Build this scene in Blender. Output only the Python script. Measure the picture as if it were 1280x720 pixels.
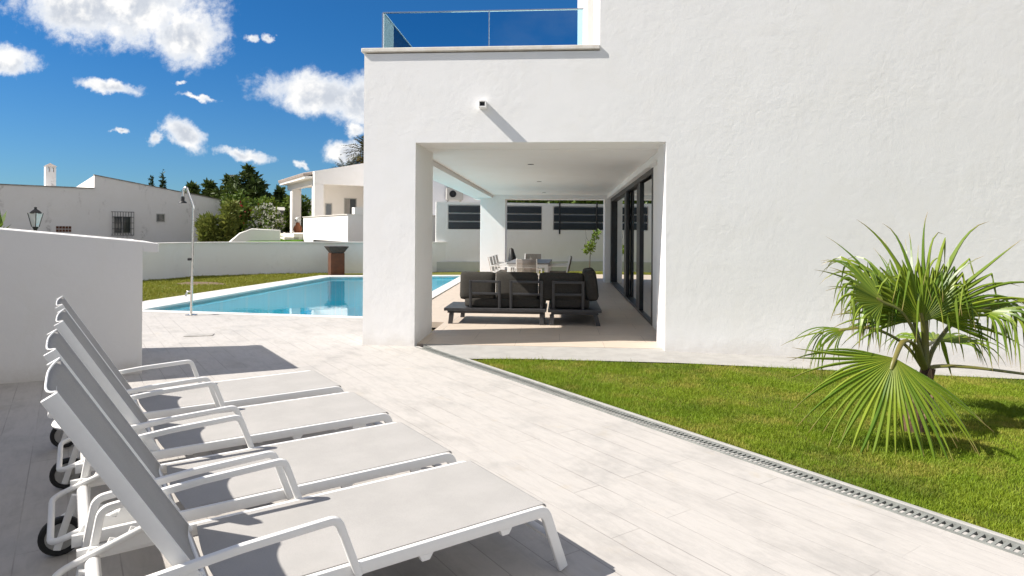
import bpy, bmesh, math, random
from mathutils import Vector, Matrix, noise as NZ
random.seed(7)
PI = math.pi
scene = bpy.context.scene
for o in list(bpy.data.objects): bpy.data.objects.remove(o)
COL = scene.collection

# ------------------------------------------------------------------ camera
EYE = Vector((0, 0, 1.55)); YAW = math.radians(4.3); ROLL = .0065
cd = bpy.data.cameras.new("camera"); cam = bpy.data.objects.new("camera", cd); COL.objects.link(cam)
cd.sensor_width = 36; cd.lens = 22.5; cd.shift_y = -.05625; cd.clip_start = .05; cd.clip_end = 3000
F_ = Vector((-math.sin(YAW), math.cos(YAW), 0)); R_ = Vector((math.cos(YAW), math.sin(YAW), 0)); U_ = Vector((0, 0, 1))
Rr = R_*math.cos(ROLL) + U_*math.sin(ROLL); Ur = U_*math.cos(ROLL) - R_*math.sin(ROLL)
M = Matrix((Rr, Ur, -F_)).transposed().to_4x4(); M.translation = EYE; cam.matrix_world = M
scene.camera = cam

# ------------------------------------------------------------------ exposure, world, sun
scene.view_settings.view_transform = 'Standard'; scene.view_settings.look = 'None'
scene.cycles.diffuse_bounces = 8; scene.cycles.max_bounces = 14; scene.view_settings.gamma = 1; scene.view_settings.use_curve_mapping = False
scene.view_settings.exposure = 1.14
TOSUN = Vector((-1, -.255, .98)).normalized()
SUN_STRENGTH = 3.7; SKY_STRENGTH = .043
sd = bpy.data.lights.new("sun", 'SUN'); sun = bpy.data.objects.new("sun", sd); COL.objects.link(sun)
sd.energy = SUN_STRENGTH; sd.angle = math.radians(.5); sd.color = (1, .94, .855)
sun.rotation_euler = (-TOSUN).to_track_quat('-Z', 'Y').to_euler(); sun.location = (-20, -5, 30)

class NT:
    """tiny node-tree writer"""
    def __init__(s, tree): s.t = tree; s.n = tree.nodes; s.l = tree.links
    def add(s, kind, props=None, **ins):
        nd = s.n.new(kind)
        for k, v in (props or {}).items(): setattr(nd, k, v)
        for k, v in ins.items():
            key = int(k[1:]) if k[0] == 'i' and k[1:].isdigit() else k.replace('_', ' ')
            s.put(nd.inputs[key], v)
        return nd
    def put(s, sock, v):
        if isinstance(v, bpy.types.NodeSocket): s.l.new(v, sock)
        elif isinstance(v, bpy.types.Node): s.l.new(v.outputs[0], sock)
        else:
            if isinstance(v, (tuple, list)) and len(v) == 3 and sock.type == 'RGBA': v = (*v, 1)
            sock.default_value = v
    def math(s, op, a, b=0.0, c=None, clamp=False):
        nd = s.add('ShaderNodeMath', {'operation': op, 'use_clamp': clamp}, i0=a, i1=b)
        if c is not None: s.put(nd.inputs[2], c)
        return nd.outputs[0]
    def mix(s, f, a, b, mode='MIX'):
        nd = s.add('ShaderNodeMix', {'data_type': 'RGBA', 'blend_type': mode})
        s.put(nd.inputs[0], f); s.put(nd.inputs[6], a); s.put(nd.inputs[7], b); return nd.outputs[2]
    def ramp(s, v, lo, hi, a=0.0, b=1.0, smooth=True):
        nd = s.add('ShaderNodeMapRange', {'interpolation_type': 'SMOOTHSTEP' if smooth else 'LINEAR'}, i0=v, i1=lo, i2=hi, i3=a, i4=b)
        return nd.outputs[0]
    def noise(s, vec, scale, detail=4, rough=.55, dist=0.0):
        return s.add('ShaderNodeTexNoise', None, Vector=vec, Scale=scale, Detail=detail, Roughness=rough, Distortion=dist).outputs[0]

w = bpy.data.worlds.new("World"); scene.world = w; w.use_nodes = True
W = NT(w.node_tree); W.n.clear()
sky = W.add('ShaderNodeTexSky', {'sky_type': 'NISHITA', 'sun_disc': False, 'sun_elevation': math.asin(TOSUN.z),
            'sun_rotation': math.atan2(TOSUN.x, TOSUN.y), 'air_density': 1.0, 'dust_density': .25, 'ozone_density': 2.5})
dirv = W.add('ShaderNodeTexCoord').outputs['Generated']
sp = W.add('ShaderNodeSeparateXYZ', None, Vector=dirv)
dx, dy, dz = sp.outputs
dys = W.math('MAXIMUM', dy, .05)
u = W.math('DIVIDE', dx, dys); v = W.math('DIVIDE', dz, dys)
uv = W.add('ShaderNodeCombineXYZ', None, X=u, Y=v).outputs[0]
# (u, v, half width, half height, tilt, thinness)
CLOUDS = [(-.735,.372,.178,.074,-.10,0),(-.607,.313,.068,.054,-.2,0),(-.80,.36,.10,.05,-.3,0),(-.93,.278,.068,.027,-.05,0),(-.740,.233,.060,.0125,-.16,.05),(-.372,.214,.122,.036,-.12,0),
 (-.318,.205,.07,.042,0,0),(-.612,.154,.042,.022,-.55,0),(-.662,.149,.016,.014,0,.1),(-.511,.119,.054,.0115,-.18,.05),(-.345,.124,.036,.020,.1,0),(-.499,.308,.018,.011,-.2,.12),(-.471,.308,.012,.009,-.3,.15),
 (-.723,.159,.017,.006,0,.12),(-.329,.160,.022,.019,0,.15),(-.414,.102,.017,.009,-.4,.15),(-.59,.213,.060,.007,-.22,.28),(-.62,.236,.018,.005,0,.25)]
wx = W.math('SUBTRACT', W.noise(uv, 34, 4, .6), .5); wy = W.math('SUBTRACT', W.noise(W.add('ShaderNodeVectorMath', {'operation': 'ADD'}, i0=uv, i1=(7.3, 2.1, 0)).outputs[0], 34, 4, .6), .5)
uw = W.math('ADD', u, W.math('MULTIPLY', wx, .045)); vw = W.math('ADD', v, W.math('MULTIPLY', wy, .026))
best = None
for (cu, cv, ru, rv, rot, thin) in CLOUDS:
    du = W.math('SUBTRACT', uw, cu); dv = W.math('SUBTRACT', vw, cv)
    c_, s_ = math.cos(-rot), math.sin(-rot)
    a = W.math('DIVIDE', W.math('ADD', W.math('MULTIPLY', du, c_), W.math('MULTIPLY', dv, -s_)), ru)
    b = W.math('DIVIDE', W.math('ADD', W.math('MULTIPLY', du, s_), W.math('MULTIPLY', dv, c_)), rv)
    e = W.math('SUBTRACT', 1.0-thin*1.6, W.math('SQRT', W.math('ADD', W.math('MULTIPLY', a, a), W.math('MULTIPLY', b, b))))
    best = e if best is None else W.math('MAXIMUM', best, e)
def cloud_density(vec):
    n1 = W.noise(vec, 21, 9, .62, .3); n2 = W.noise(vec, 75, 7, .65)
    n = W.math('ADD', W.math('MULTIPLY', W.math('SUBTRACT', n1, .5), 2.3), W.math('MULTIPLY', W.math('SUBTRACT', n2, .5), 1.0))
    return n
nz = cloud_density(uv)
dens = W.math('ADD', W.math('MULTIPLY', best, 1.35), W.math('MULTIPLY', nz, .68))
front = W.ramp(dy, .1, .2)
alpha1 = W.math('MULTIPLY', W.ramp(dens, -.30, .62), W.ramp(best, -.55, -.1))
# lit edge: compare the density a little higher up and towards the sun
uv2 = W.add('ShaderNodeVectorMath', {'operation': 'ADD'}, i0=uv, i1=(-.010, .020, 0)).outputs[0]
lit = W.ramp(W.math('SUBTRACT', W.noise(uv, 17, 6, .55, .2), W.noise(uv2, 17, 6, .55, .2)), -.10, .16)
# unseen rest of the sky dome: warm white clouds added to neutralise ambient light
zz = W.math('ADD', W.math('MAXIMUM', dz, 0.0), .22)
pv = W.add('ShaderNodeCombineXYZ', None, X=W.math('DIVIDE', dx, zz), Y=W.math('DIVIDE', dy, zz)).outputs[0]
n3 = W.noise(pv, 1.3, 7, .58, .2)
alpha2 = W.math('MULTIPLY', W.ramp(n3, .40, .58), W.ramp(dz, .0, .12))
alpha = W.add('ShaderNodeMix', {'data_type': 'FLOAT'}, i0=front, i2=alpha2, i3=alpha1).outputs[0]
core = W.ramp(dens, .1, 1.2)
ccol = W.mix(lit, W.mix(core, (.86, .885, .92), (.56, .60, .67)), (1.0, .985, .96))
ccol = W.mix(front, (.80, .75, .69), ccol)
skyc = W.add('ShaderNodeMix', {'data_type': 'RGBA', 'blend_type': 'MULTIPLY'}); W.put(skyc.inputs[0], 1.0); W.put(skyc.inputs[6], sky.outputs[0])
W.put(skyc.inputs[7], W.mix(W.ramp(dz, .0, .32), (.42, .74, 1.06, 1), (.19, .67, 1.12, 1)))
bg1 = W.add('ShaderNodeBackground', None, Color=skyc.outputs[2], Strength=SKY_STRENGTH)
bg2 = W.add('ShaderNodeBackground', None, Color=ccol, Strength=.50)
mx = W.add('ShaderNodeMixShader', None, i0=alpha, i1=bg1.outputs[0], i2=bg2.outputs[0])
W.l.new(mx.outputs[0], W.add('ShaderNodeOutputWorld').inputs[0])

# ------------------------------------------------------------------ materials
def new_mat(name):
    m = bpy.data.materials.new(name); m.use_nodes = True
    t = NT(m.node_tree); t.n.clear()
    out = t.add('ShaderNodeOutputMaterial'); bs = t.add('ShaderNodeBsdfPrincipled'); t.l.new(bs.outputs[0], out.inputs[0])
    return m, t, bs, out
def simple(name, col, rough=.6, metal=0.0, var=0.0, vscale=3.0, bump=0.0, bscale=60.0, bdist=.01, stretch=None, spec=.5, col2=None):
    m, t, bs, out = new_mat(name)
    tc = t.add('ShaderNodeTexCoord').outputs['Object']
    if stretch: tc = t.add('ShaderNodeMapping', None, Vector=tc, Scale=stretch).outputs[0]
    c = tuple(col)
    if var or col2:
        n = t.ramp(t.noise(tc, vscale, 6, .6), .3, .7)
        c2 = col2 or tuple(x*(1-var) for x in col)
        t.put(bs.inputs['Base Color'], t.mix(n, c2, c))
    else: t.put(bs.inputs['Base Color'], c)
    bs.inputs['Roughness'].default_value = rough; bs.inputs['Metallic'].default_value = metal
    bs.inputs['Specular IOR Level'].default_value = spec
    if bump:
        nb = t.noise(tc, bscale, 5, .6)
        t.put(bs.inputs['Normal'], t.add('ShaderNodeBump', None, Strength=bump, Distance=bdist, Height=nb))
    return m
def stucco(name, col, stain=0.0, rough_bump=.55, base=0.0):
    m, t, bs, out = new_mat(name)
    tc = t.add('ShaderNodeTexCoord').outputs['Object']
    big = t.ramp(t.noise(tc, .55, 5, .6), .3, .72)
    fine = t.ramp(t.noise(tc, 7, 5, .65), .3, .7)
    c = t.mix(big, tuple(x*.955 for x in col), col)
    c = t.mix(t.math('MULTIPLY', fine, .5), c, tuple(x*.965 for x in col))
    if stain:
        st = t.add('ShaderNodeMapping', None, Vector=tc, Scale=(1.6, 1.6, .55)).outputs[0]
        s1 = t.ramp(t.noise(st, .8, 8, .7), .52, .72); s2 = t.ramp(t.noise(tc, 5, 6, .7), .42, .62)
        c = t.mix(t.math('MULTIPLY', t.math('MULTIPLY', s1, s2), stain), c, (.16, .125, .10))
    mid = t.ramp(t.noise(tc, 1.7, 6, .6, 1.2), .45, .62)
    c = t.mix(t.math('MULTIPLY', mid, .55), c, tuple(x*k_ for x, k_ in zip(col, (.955, .95, .935))))
    if base:
        zc = t.add('ShaderNodeSeparateXYZ', None, Vector=tc).outputs[2]
        sp1 = t.math('ADD', zc, t.math('MULTIPLY', t.math('SUBTRACT', t.noise(tc, 6, 6, .7), .5), .35))
        c = t.mix(t.ramp(sp1, -.05, .22, base, 0.0), c, (.50, .45, .38))
    t.put(bs.inputs['Base Color'], c); bs.inputs['Roughness'].default_value = .88; bs.inputs['Specular IOR Level'].default_value = .25
    n1 = t.noise(tc, 11, 5, .6, .6); n2 = t.noise(tc, 75, 4, .6); n3 = t.noise(tc, 2.2, 3, .5)
    hgt = t.math('ADD', t.math('ADD', t.math('MULTIPLY', n1, .8), t.math('MULTIPLY', n2, .22)), t.math('MULTIPLY', n3, 1.4))
    t.put(bs.inputs['Normal'], t.add('ShaderNodeBump', None, Strength=t.ramp(t.noise(tc, .8, 4, .6), .3, .7, rough_bump*.35, rough_bump*1.15), Distance=.012, Height=hgt))
    return m
M_ = {}
M_['stucco'] = stucco('white_stucco', (.87, .865, .86), rough_bump=.32, base=.35)
M_['stucco_far'] = stucco('weathered_stucco', (.82, .80, .775), stain=.75, rough_bump=.3)
M_['stucco_villa'] = stucco('villa_stucco', (.82, .79, .75), rough_bump=.2)
M_['stucco_pool'] = stucco('garden_wall_stucco', (.74, .73, .705), stain=.12, rough_bump=.35)
M_['ceiling'] = stucco('ceiling_paint', (.88, .87, .86), rough_bump=.12)
M_['white_metal'] = simple('white_powder_coat', (.80, .795, .78), .38, var=.03, vscale=30)
M_['sling'] = None
M_['dark_metal'] = simple('anthracite_aluminium', (0.020, 0.021, 0.024), .42, var=.25, vscale=8)
M_['sofa_metal'] = simple('charcoal_aluminium', (0.046, 0.046, 0.049), .40, var=.2, vscale=8)
M_['sofa_fabric'] = simple('charcoal_fabric', (0.052, 0.048, 0.042), .95, var=.22, vscale=45, bump=.35, bscale=420, bdist=.003, spec=.2)
M_['slat'] = simple('blue_grey_slat', (0.021, 0.028, 0.035), .45, var=.15, vscale=6)
M_['steel'] = simple('brushed_steel', (.62, .60, .57), .24, metal=1.0)
M_['black'] = simple('black_rubber', (0.008, 0.008, 0.008), .55)
M_['corten'] = simple('rusted_steel', (0.112, 0.040, 0.017), .85, col2=(0.073, 0.028, 0.013), vscale=4, bump=.3, bscale=90, bdist=.004)
M_['bowl'] = simple('dark_bowl_steel', (0.050, 0.036, 0.030), .6, col2=(0.026, 0.020, 0.017), vscale=14)
M_['iron'] = simple('wrought_iron', (0.013, 0.013, 0.013), .5)
M_['drain'] = simple('galvanised_grate', (0.25, 0.26, 0.245), .5, var=.3, vscale=9, bump=.1, bscale=200)
M_['kerb'] = simple('pale_kerb', (0.363, 0.353, 0.337), .85, var=.15, vscale=5, bump=.3, bscale=80)
M_['hole'] = simple('black_channel_plastic', (0.013, 0.013, 0.013), .9)  # plain near-black colour for the drain channel bed
M_['shade_panel'] = simple('beige_shade_tone', (0.343, 0.310, 0.257), .7, var=.05)  # beige stands for the shaded strip on the upper wall
M_['stone_cap'] = simple('cream_stone_cap', (.78, .75, .70), .8, col2=(.68, .62, .54), vscale=7, bump=.2, bscale=50)
M_['terracotta'] = simple('terracotta', (0.317, 0.112, 0.046), .8, var=.25, vscale=12)
M_['tile_roof'] = simple('clay_roof_tiles', (.50, .43, .38), .9, col2=(.36, .29, .25), vscale=6)
M_['old_tiles'] = simple('old_clay_tiles', (0.277, 0.205, 0.158), .9, col2=(0.178, 0.132, 0.106), vscale=6)
M_['wood_grey'] = simple('grey_shed_boards', (0.112, 0.115, 0.119), .8, var=.3, vscale=9, stretch=(6, 6, .4))
M_['curtain'] = simple('pale_curtain', (0.330, 0.317, 0.297), .9, var=.3, vscale=18, stretch=(1, 1, .1))
M_['rope'] = simple('taupe_rope', (0.277, 0.238, 0.205), .9, var=.2, vscale=80)
M_['table_top'] = simple('grey_table_top', (0.198, 0.198, 0.205), .35)
M_['ac'] = simple('off_white_casing', (0.409, 0.403, 0.383), .5)
M_['brick'] = simple('red_vent_brick', (0.145, 0.059, 0.036), .9, var=.3, vscale=20)
M_['lamp_glass'] = simple('frosted_glass', (.55, .56, .54), .25)
M_['stone'] = simple('grey_stone', (0.132, 0.125, 0.119), .95, var=.4, vscale=1.2, bump=.5, bscale=4, bdist=.3)
M_['bark'] = simple('bark', (0.099, 0.063, 0.040), .95, var=.5, vscale=12, bump=.6, bscale=40, bdist=.02)

def make_sling():
    m, t, bs, out = new_mat('grey_mesh_sling')
    tc = t.add('ShaderNodeTexCoord').outputs['Object']
    wv = t.add('ShaderNodeTexWave', {'wave_type': 'BANDS', 'bands_direction': 'X'}, Vector=tc, Scale=190.0, Distortion=.4).outputs['Fac']
    wy = t.add('ShaderNodeTexWave', {'wave_type': 'BANDS', 'bands_direction': 'Y'}, Vector=tc, Scale=190.0, Distortion=.4).outputs['Fac']
    big = t.ramp(t.noise(tc, 4, 5, .6), .3, .7)
    c = t.mix(big, (0.387, 0.375, 0.360), (0.431, 0.416, 0.401))
    c = t.mix(t.math('MULTIPLY', t.math('MULTIPLY', wv, wy), .25), c, (0.290, 0.279, 0.271))
    c = t.mix(t.math('MULTIPLY', t.ramp(t.noise(tc, 260, 3, .7), .35, .65), .22), c, (.22, .215, .21))
    sp_ = t.ramp(t.noise(tc, 38, 2, .5), .74, .80)
    c = t.mix(t.math('MULTIPLY', sp_, .35), c, (0.212, 0.193, 0.174))
    t.put(bs.inputs['Base Color'], c); bs.inputs['Roughness'].default_value = .85; bs.inputs['Specular IOR Level'].default_value = .3
    t.put(bs.inputs['Normal'], t.add('ShaderNodeBump', None, Strength=.25, Distance=.002, Height=t.math('ADD', wv, wy)))
    return m
M_['sling'] = make_sling()

DECK_ANG = math.atan2(.778, -.629)
def make_deck():
    m, t, bs, out = new_mat('stamped_plank_deck')
    tc = t.add('ShaderNodeTexCoord').outputs['Object']
    p = t.add('ShaderNodeMapping', None, Vector=tc, Rotation=(0, 0, -DECK_ANG)).outputs[0]
    br = t.add('ShaderNodeTexBrick', {'offset': .37, 'offset_frequency': 2, 'squash': 1.0}, Vector=p, Scale=1.0, Color1=(0, 0, 0, 1), Color2=(1, 1, 1, 1), Mortar=(0.386, 0.388, 0.380, 1))
    br.inputs['Mortar Size'].default_value = .0035; br.inputs['Mortar Smooth'].default_value = .3
    br.inputs['Brick Width'].default_value = 1.45; br.inputs['Row Height'].default_value = .205
    tone = br.outputs[0]; joint = br.outputs[1]
    st = t.add('ShaderNodeMapping', None, Vector=p, Scale=(1.5, 7.5, 1)).outputs[0]
    grain = t.noise(st, 3.2, 8, .68, .6)
    st2 = t.add('ShaderNodeMapping', None, Vector=p, Scale=(1, 1.9, 1)).outputs[0]
    blot = t.noise(st2, 1.5, 7, .65, .3)
    patch = t.noise(p, 3.4, 5, .6)
    base = t.mix(t.math('MULTIPLY', tone, .3), (0.457, 0.435, 0.412), (0.420, 0.397, 0.373))
    c = t.mix(t.math('MULTIPLY', t.ramp(grain, .42, .68), .30), base, (0.313, 0.297, 0.284))
    c = t.mix(t.math('MULTIPLY', t.ramp(blot, .50, .72), .55), c, (0.296, 0.282, 0.269))
    c = t.mix(t.math('MULTIPLY', t.ramp(patch, .60, .74), .35), c, (0.427, 0.367, 0.281))
    sk = t.ramp(t.noise(p, 55, 4, .7), .66, .78)
    c = t.mix(t.math('MULTIPLY', sk, .28), c, (0.205, 0.181, 0.158))
    cool = t.ramp(t.noise(p, 2.1, 8, .72), .47, .70)
    c = t.mix(t.math('MULTIPLY', cool, .55), c, (0.306, 0.297, 0.285))
    wear = t.ramp(t.noise(p, 1.1, 4, .6), .40, .62)
    jf = t.math('MULTIPLY', t.math('SUBTRACT', 1.0, joint) if False else joint, t.math('ADD', .0, t.math('MULTIPLY', wear, .5)))
    c = t.mix(jf, c, (0.161, 0.146, 0.136))
    t.put(bs.inputs['Base Color'], c)
    t.put(bs.inputs['Roughness'], t.ramp(blot, .3, .7, .62, .82)); bs.inputs['Specular IOR Level'].default_value = .3
    h = t.math('SUBTRACT', t.math('ADD', t.math('MULTIPLY', grain, .5), t.math('MULTIPLY', t.noise(p, 60, 4, .6), .2)), t.math('MULTIPLY', joint, .9))
    t.put(bs.inputs['Normal'], t.add('ShaderNodeBump', None, Strength=.5, Distance=.006, Height=h))
    return m
M_['deck'] = make_deck()
def make_tiles():
    m, t, bs, out = new_mat('beige_floor_tiles')
    tc = t.add('ShaderNodeTexCoord').outputs['Object']
    br = t.add('ShaderNodeTexBrick', {'offset': .5, 'offset_frequency': 2}, Vector=tc, Scale=1.0, Color1=(0, 0, 0, 1), Color2=(1, 1, 1, 1), Mortar=(0.455, 0.455, 0.455, 1))
    br.inputs['Mortar Size'].default_value = .003; br.inputs['Brick Width'].default_value = 1.2; br.inputs['Row Height'].default_value = .6
    st = t.add('ShaderNodeMapping', None, Vector=tc, Scale=(1.2, 7, 1)).outputs[0]
    g = t.ramp(t.noise(st, 2.6, 7, .65, .4), .35, .68)
    c = t.mix(t.math('MULTIPLY', br.outputs[0], .5), (0.564, 0.483, 0.400), (0.511, 0.428, 0.355))
    c = t.mix(t.math('MULTIPLY', g, .5), c, (0.446, 0.374, 0.309)); c = t.mix(t.math('MULTIPLY', br.outputs[1], .8), c, (0.246, 0.210, 0.182))
    t.put(bs.inputs['Base Color'], c); bs.inputs['Roughness'].default_value = .5
    t.put(bs.inputs['Normal'], t.add('ShaderNodeBump', None, Strength=.3, Distance=.003, Height=t.math('SUBTRACT', g, br.outputs[1])))
    return m
M_['tiles'] = make_tiles()
def make_lawn(name, a, b, soil):
    m, t, bs, out = new_mat(name)
    tc = t.add('ShaderNodeTexCoord').outputs['Object']
    n1 = t.ramp(t.noise(tc, .9, 5, .6), .35, .65); n2 = t.ramp(t.noise(tc, 26, 4, .6), .35, .65); n3 = t.ramp(t.noise(tc, 2.6, 4, .6), .58, .72)
    c = t.mix(n1, a, b); c = t.mix(t.math('MULTIPLY', n2, .5), c, soil); c = t.mix(t.math('MULTIPLY', n3, .5), c, soil)
    t.put(bs.inputs['Base Color'], c); bs.inputs['Roughness'].default_value = .95; bs.inputs['Specular IOR Level'].default_value = .1
    t.put(bs.inputs['Normal'], t.add('ShaderNodeBump', None, Strength=.6, Distance=.03, Height=t.noise(tc, 60, 3, .6)))
    return m
M_['turf'] = make_lawn('turf_soil', (0.091, 0.130, 0.014), (0.114, 0.139, 0.018), (0.122, 0.100, 0.035))
M_['turf_far'] = make_lawn('pool_turf', (0.110, 0.134, 0.019), (0.150, 0.150, 0.028), (0.150, 0.127, 0.048))
M_['earth'] = make_lawn('garden_earth', (0.132, 0.112, 0.079), (0.106, 0.099, 0.059), (0.145, 0.119, 0.086))
M_['bright_turf'] = make_lawn('bright_turf', (0.059, 0.145, 0.010), (0.073, 0.165, 0.013), (0.053, 0.106, 0.010))
M_['bare'] = simple('bare_soil', (0.178, 0.122, 0.073), .95, var=.3, vscale=8)
def leaf_mat(name, c1, c2, c3, rough=.5, trans=.35, patch=None):
    m, t, bs, out = new_mat(name)
    rnd = t.add('ShaderNodeNewGeometry').outputs['Random Per Island']
    tc = t.add('ShaderNodeTexCoord').outputs['Object']
    n = t.ramp(t.noise(tc, 1.0, 4, .6), .35, .65)
    c = t.mix(t.ramp(rnd, 0, 1, 0, 1, False), c1, c2); c = t.mix(t.math('MULTIPLY', n, .6), c, c3)
    if patch:
        pn = t.ramp(t.noise(tc, patch[1], 5, .65), .45, .66); c = t.mix(t.math('MULTIPLY', pn, t.ramp(rnd, -.3, .7)), c, patch[0]); dn = t.ramp(t.noise(tc, .75, 5, .65), .48, .66); c = t.mix(t.math('MULTIPLY', dn, .55), c, (.06, .12, .008))
    t.put(bs.inputs['Base Color'], c); bs.inputs['Roughness'].default_value = rough; bs.inputs['Specular IOR Level'].default_value = .3
    tr = t.add('ShaderNodeBsdfTranslucent', None, Color=c)
    mx_ = t.add('ShaderNodeMixShader', None, i0=trans, i1=bs.outputs[0], i2=tr.outputs[0])
    t.l.new(mx_.outputs[0], out.inputs[0]); return m
M_['grass'] = leaf_mat('grass_blades', (0.185, 0.270, 0.015), (0.267, 0.329, 0.025), (0.148, 0.250, 0.010), .6, .3, ((0.368, 0.329, 0.067), 1.7))
M_['grass_far'] = leaf_mat('pool_grass_blades', (0.197, 0.233, 0.022), (0.268, 0.268, 0.035), (0.233, 0.223, 0.031), .6, .3)
M_['conifer'] = leaf_mat('conifer_needles', (0.022, 0.050, 0.014), (0.055, 0.091, 0.017), (0.091, 0.115, 0.020), .6, .15)
M_['cypress'] = leaf_mat('cypress_needles', (0.018, 0.041, 0.014), (0.036, 0.060, 0.020), (0.024, 0.048, 0.014), .6, .15)
M_['hedge'] = leaf_mat('shrub_leaves', (0.081, 0.140, 0.018), (0.150, 0.194, 0.026), (0.065, 0.119, 0.015), .5, .3)
M_['broad'] = leaf_mat('broad_leaves', (0.086, 0.161, 0.018), (0.150, 0.215, 0.027), (0.182, 0.215, 0.029), .45, .3)
M_['willow'] = leaf_mat('olive_leaves', (0.150, 0.189, 0.034), (0.241, 0.255, 0.060), (0.128, 0.166, 0.030), .5, .25)
M_['petal'] = leaf_mat('white_petals', (0.449, 0.449, 0.370), (0.495, 0.488, 0.436), (0.409, 0.422, 0.330), .5, .3)
M_['red_petal'] = leaf_mat('red_petals', (0.297, 0.020, 0.026), (0.330, 0.040, 0.040), (0.264, 0.020, 0.033), .5, .3)
def make_palm():
    m, t, bs, out = new_mat('palm_blade')
    rnd = t.add('ShaderNodeNewGeometry').outputs['Random Per Island']
    tc = t.add('ShaderNodeAttribute', {'attribute_name': 'along'}).outputs['Fac']
    c = t.mix(rnd, (.075, .150, .012), (.235, .305, .030)); c = t.mix(t.ramp(tc, .80, 1.0), c, (0.356, 0.249, 0.118))
    c = t.mix(t.ramp(tc, .0, .25, .35, 0), c, (0.258, 0.241, 0.041))
    t.put(bs.inputs['Base Color'], c); bs.inputs['Roughness'].default_value = .38; bs.inputs['Specular IOR Level'].default_value = .45
    tr = t.add('ShaderNodeBsdfTranslucent', None, Color=t.mix(.5, c, (0.356, 0.426, 0.028)))
    mx_ = t.add('ShaderNodeMixShader', None, i0=.28, i1=bs.outputs[0], i2=tr.outputs[0])
    t.l.new(mx_.outputs[0], out.inputs[0]); return m
M_['palm'] = make_palm()
M_['petiole'] = simple('palm_petiole', (0.116, 0.136, 0.024), .45, col2=(0.163, 0.136, 0.034), vscale=6)
M_['palm_bark'] = simple('fibrous_palm_bark', (0.136, 0.078, 0.044), .95, col2=(0.051, 0.029, 0.018), vscale=22, bump=.9, bscale=60, bdist=.02, stretch=(1, 1, .35))
M_['cut_base'] = simple('pale_cut_bark', (0.286, 0.184, 0.116), .9, col2=(0.170, 0.095, 0.058), vscale=14, bump=.6, bscale=50)
def make_glass(name, tint, gloss_rough=.0, base=.04, boost=1.0):
    m, t, bs, out = new_mat(name)
    fr = t.add('ShaderNodeFresnel', None, IOR=1.5).outputs[0]
    f = t.math('MINIMUM', t.math('MULTIPLY', fr, boost), 1.0)
    tr = t.add('ShaderNodeBsdfTransparent', None, Color=tint); gl = t.add('ShaderNodeBsdfGlossy', None, Color=(.95, .97, .97, 1), Roughness=gloss_rough)
    mx_ = t.add('ShaderNodeMixShader', None, i0=f, i1=tr.outputs[0], i2=gl.outputs[0]); t.l.new(mx_.outputs[0], out.inputs[0]); return m
M_['glass'] = make_glass('clear_glass', (.64, .82, .88, 1))
M_['door_glass'] = make_glass('tinted_door_glass', (.42, .45, .46, 1), boost=2.2)
M_['window_glass'] = simple('window_pane', (.05, .06, .065), .08, spec=.8)
def make_water():
    m, t, bs, out = new_mat('pool_water')
    tc = t.add('ShaderNodeTexCoord').outputs['Object']
    n = t.math('ADD', t.noise(tc, 2.2, 3, .5, .4), t.math('MULTIPLY', t.noise(tc, 9, 2, .5), .22))
    bp = t.add('ShaderNodeBump', None, Strength=.05, Distance=.05, Height=n)
    fr = t.add('ShaderNodeFresnel', None, IOR=1.33, Normal=bp.outputs[0]).outputs[0]
    tr = t.add('ShaderNodeBsdfTransparent', None, Color=(.56, .94, .98, 1))
    gl = t.add('ShaderNodeBsdfGlossy', None, Color=(1, 1, 1, 1), Roughness=.015, Normal=bp.outputs[0])
    mx_ = t.add('ShaderNodeMixShader', None, i0=fr, i1=tr.outputs[0], i2=gl.outputs[0]); t.l.new(mx_.outputs[0], out.inputs[0]); return m
M_['water'] = make_water()
def make_pool_tile():
    m, t, bs, out = new_mat('pool_mosaic')
    tc = t.add('ShaderNodeTexCoord').outputs['Object']
    br = t.add('ShaderNodeTexBrick', {'offset': 0.0}, Vector=tc, Scale=1.0, Color1=(.15, .68, .79, 1), Color2=(.20, .74, .84, 1), Mortar=(.5, .72, .78, 1))
    br.inputs['Mortar Size'].default_value = .003; br.inputs['Brick Width'].default_value = .05; br.inputs['Row Height'].default_value = .05
    t.put(bs.inputs['Base Color'], br.outputs[0]); bs.inputs['Roughness'].default_value = .4; return m
M_['mosaic'] = make_pool_tile()

# ------------------------------------------------------------------ builders
def tag(o, label=None, cat=None, group=None, kind=None):
    if label: o['label'] = label
    if cat: o['category'] = cat
    if group: o['group'] = group
    if kind: o['kind'] = kind
    return o
def empty(name, label, cat, loc=(0, 0, 0), rz=0.0, group=None):
    o = bpy.data.objects.new(name, None); COL.objects.link(o); o.location = loc; o.rotation_euler = (0, 0, rz)
    o.empty_display_size = .2
    return tag(o, label, cat, group)
def link_mesh(name, me, mats, parent=None, smooth=None):
    o = bpy.data.objects.new(name, me); COL.objects.link(o)
    for m in (mats if isinstance(mats, (list, tuple)) else [mats]): me.materials.append(m)
    if smooth is not None:
        me.polygons.foreach_set('use_smooth', [True]*len(me.polygons)); me.set_sharp_from_angle(angle=math.radians(smooth))
    if parent: o.parent = parent
    return o
def build(name, bm, mats, parent=None, smooth=None, bevel=0.0, seg=2):
    bmesh.ops.recalc_face_normals(bm, faces=bm.faces)
    me = bpy.data.meshes.new(name); bm.to_mesh(me); bm.free()
    o = link_mesh(name, me, mats, parent, smooth)
    if bevel:
        b = o.modifiers.new('bevel', 'BEVEL'); b.width = bevel; b.segments = seg; b.limit_method = 'ANGLE'; b.angle_limit = math.radians(40)
    return o
def structure(name, bm, m, bevel=0.0): return tag(build(name, bm, m, bevel=bevel), kind='structure')
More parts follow.
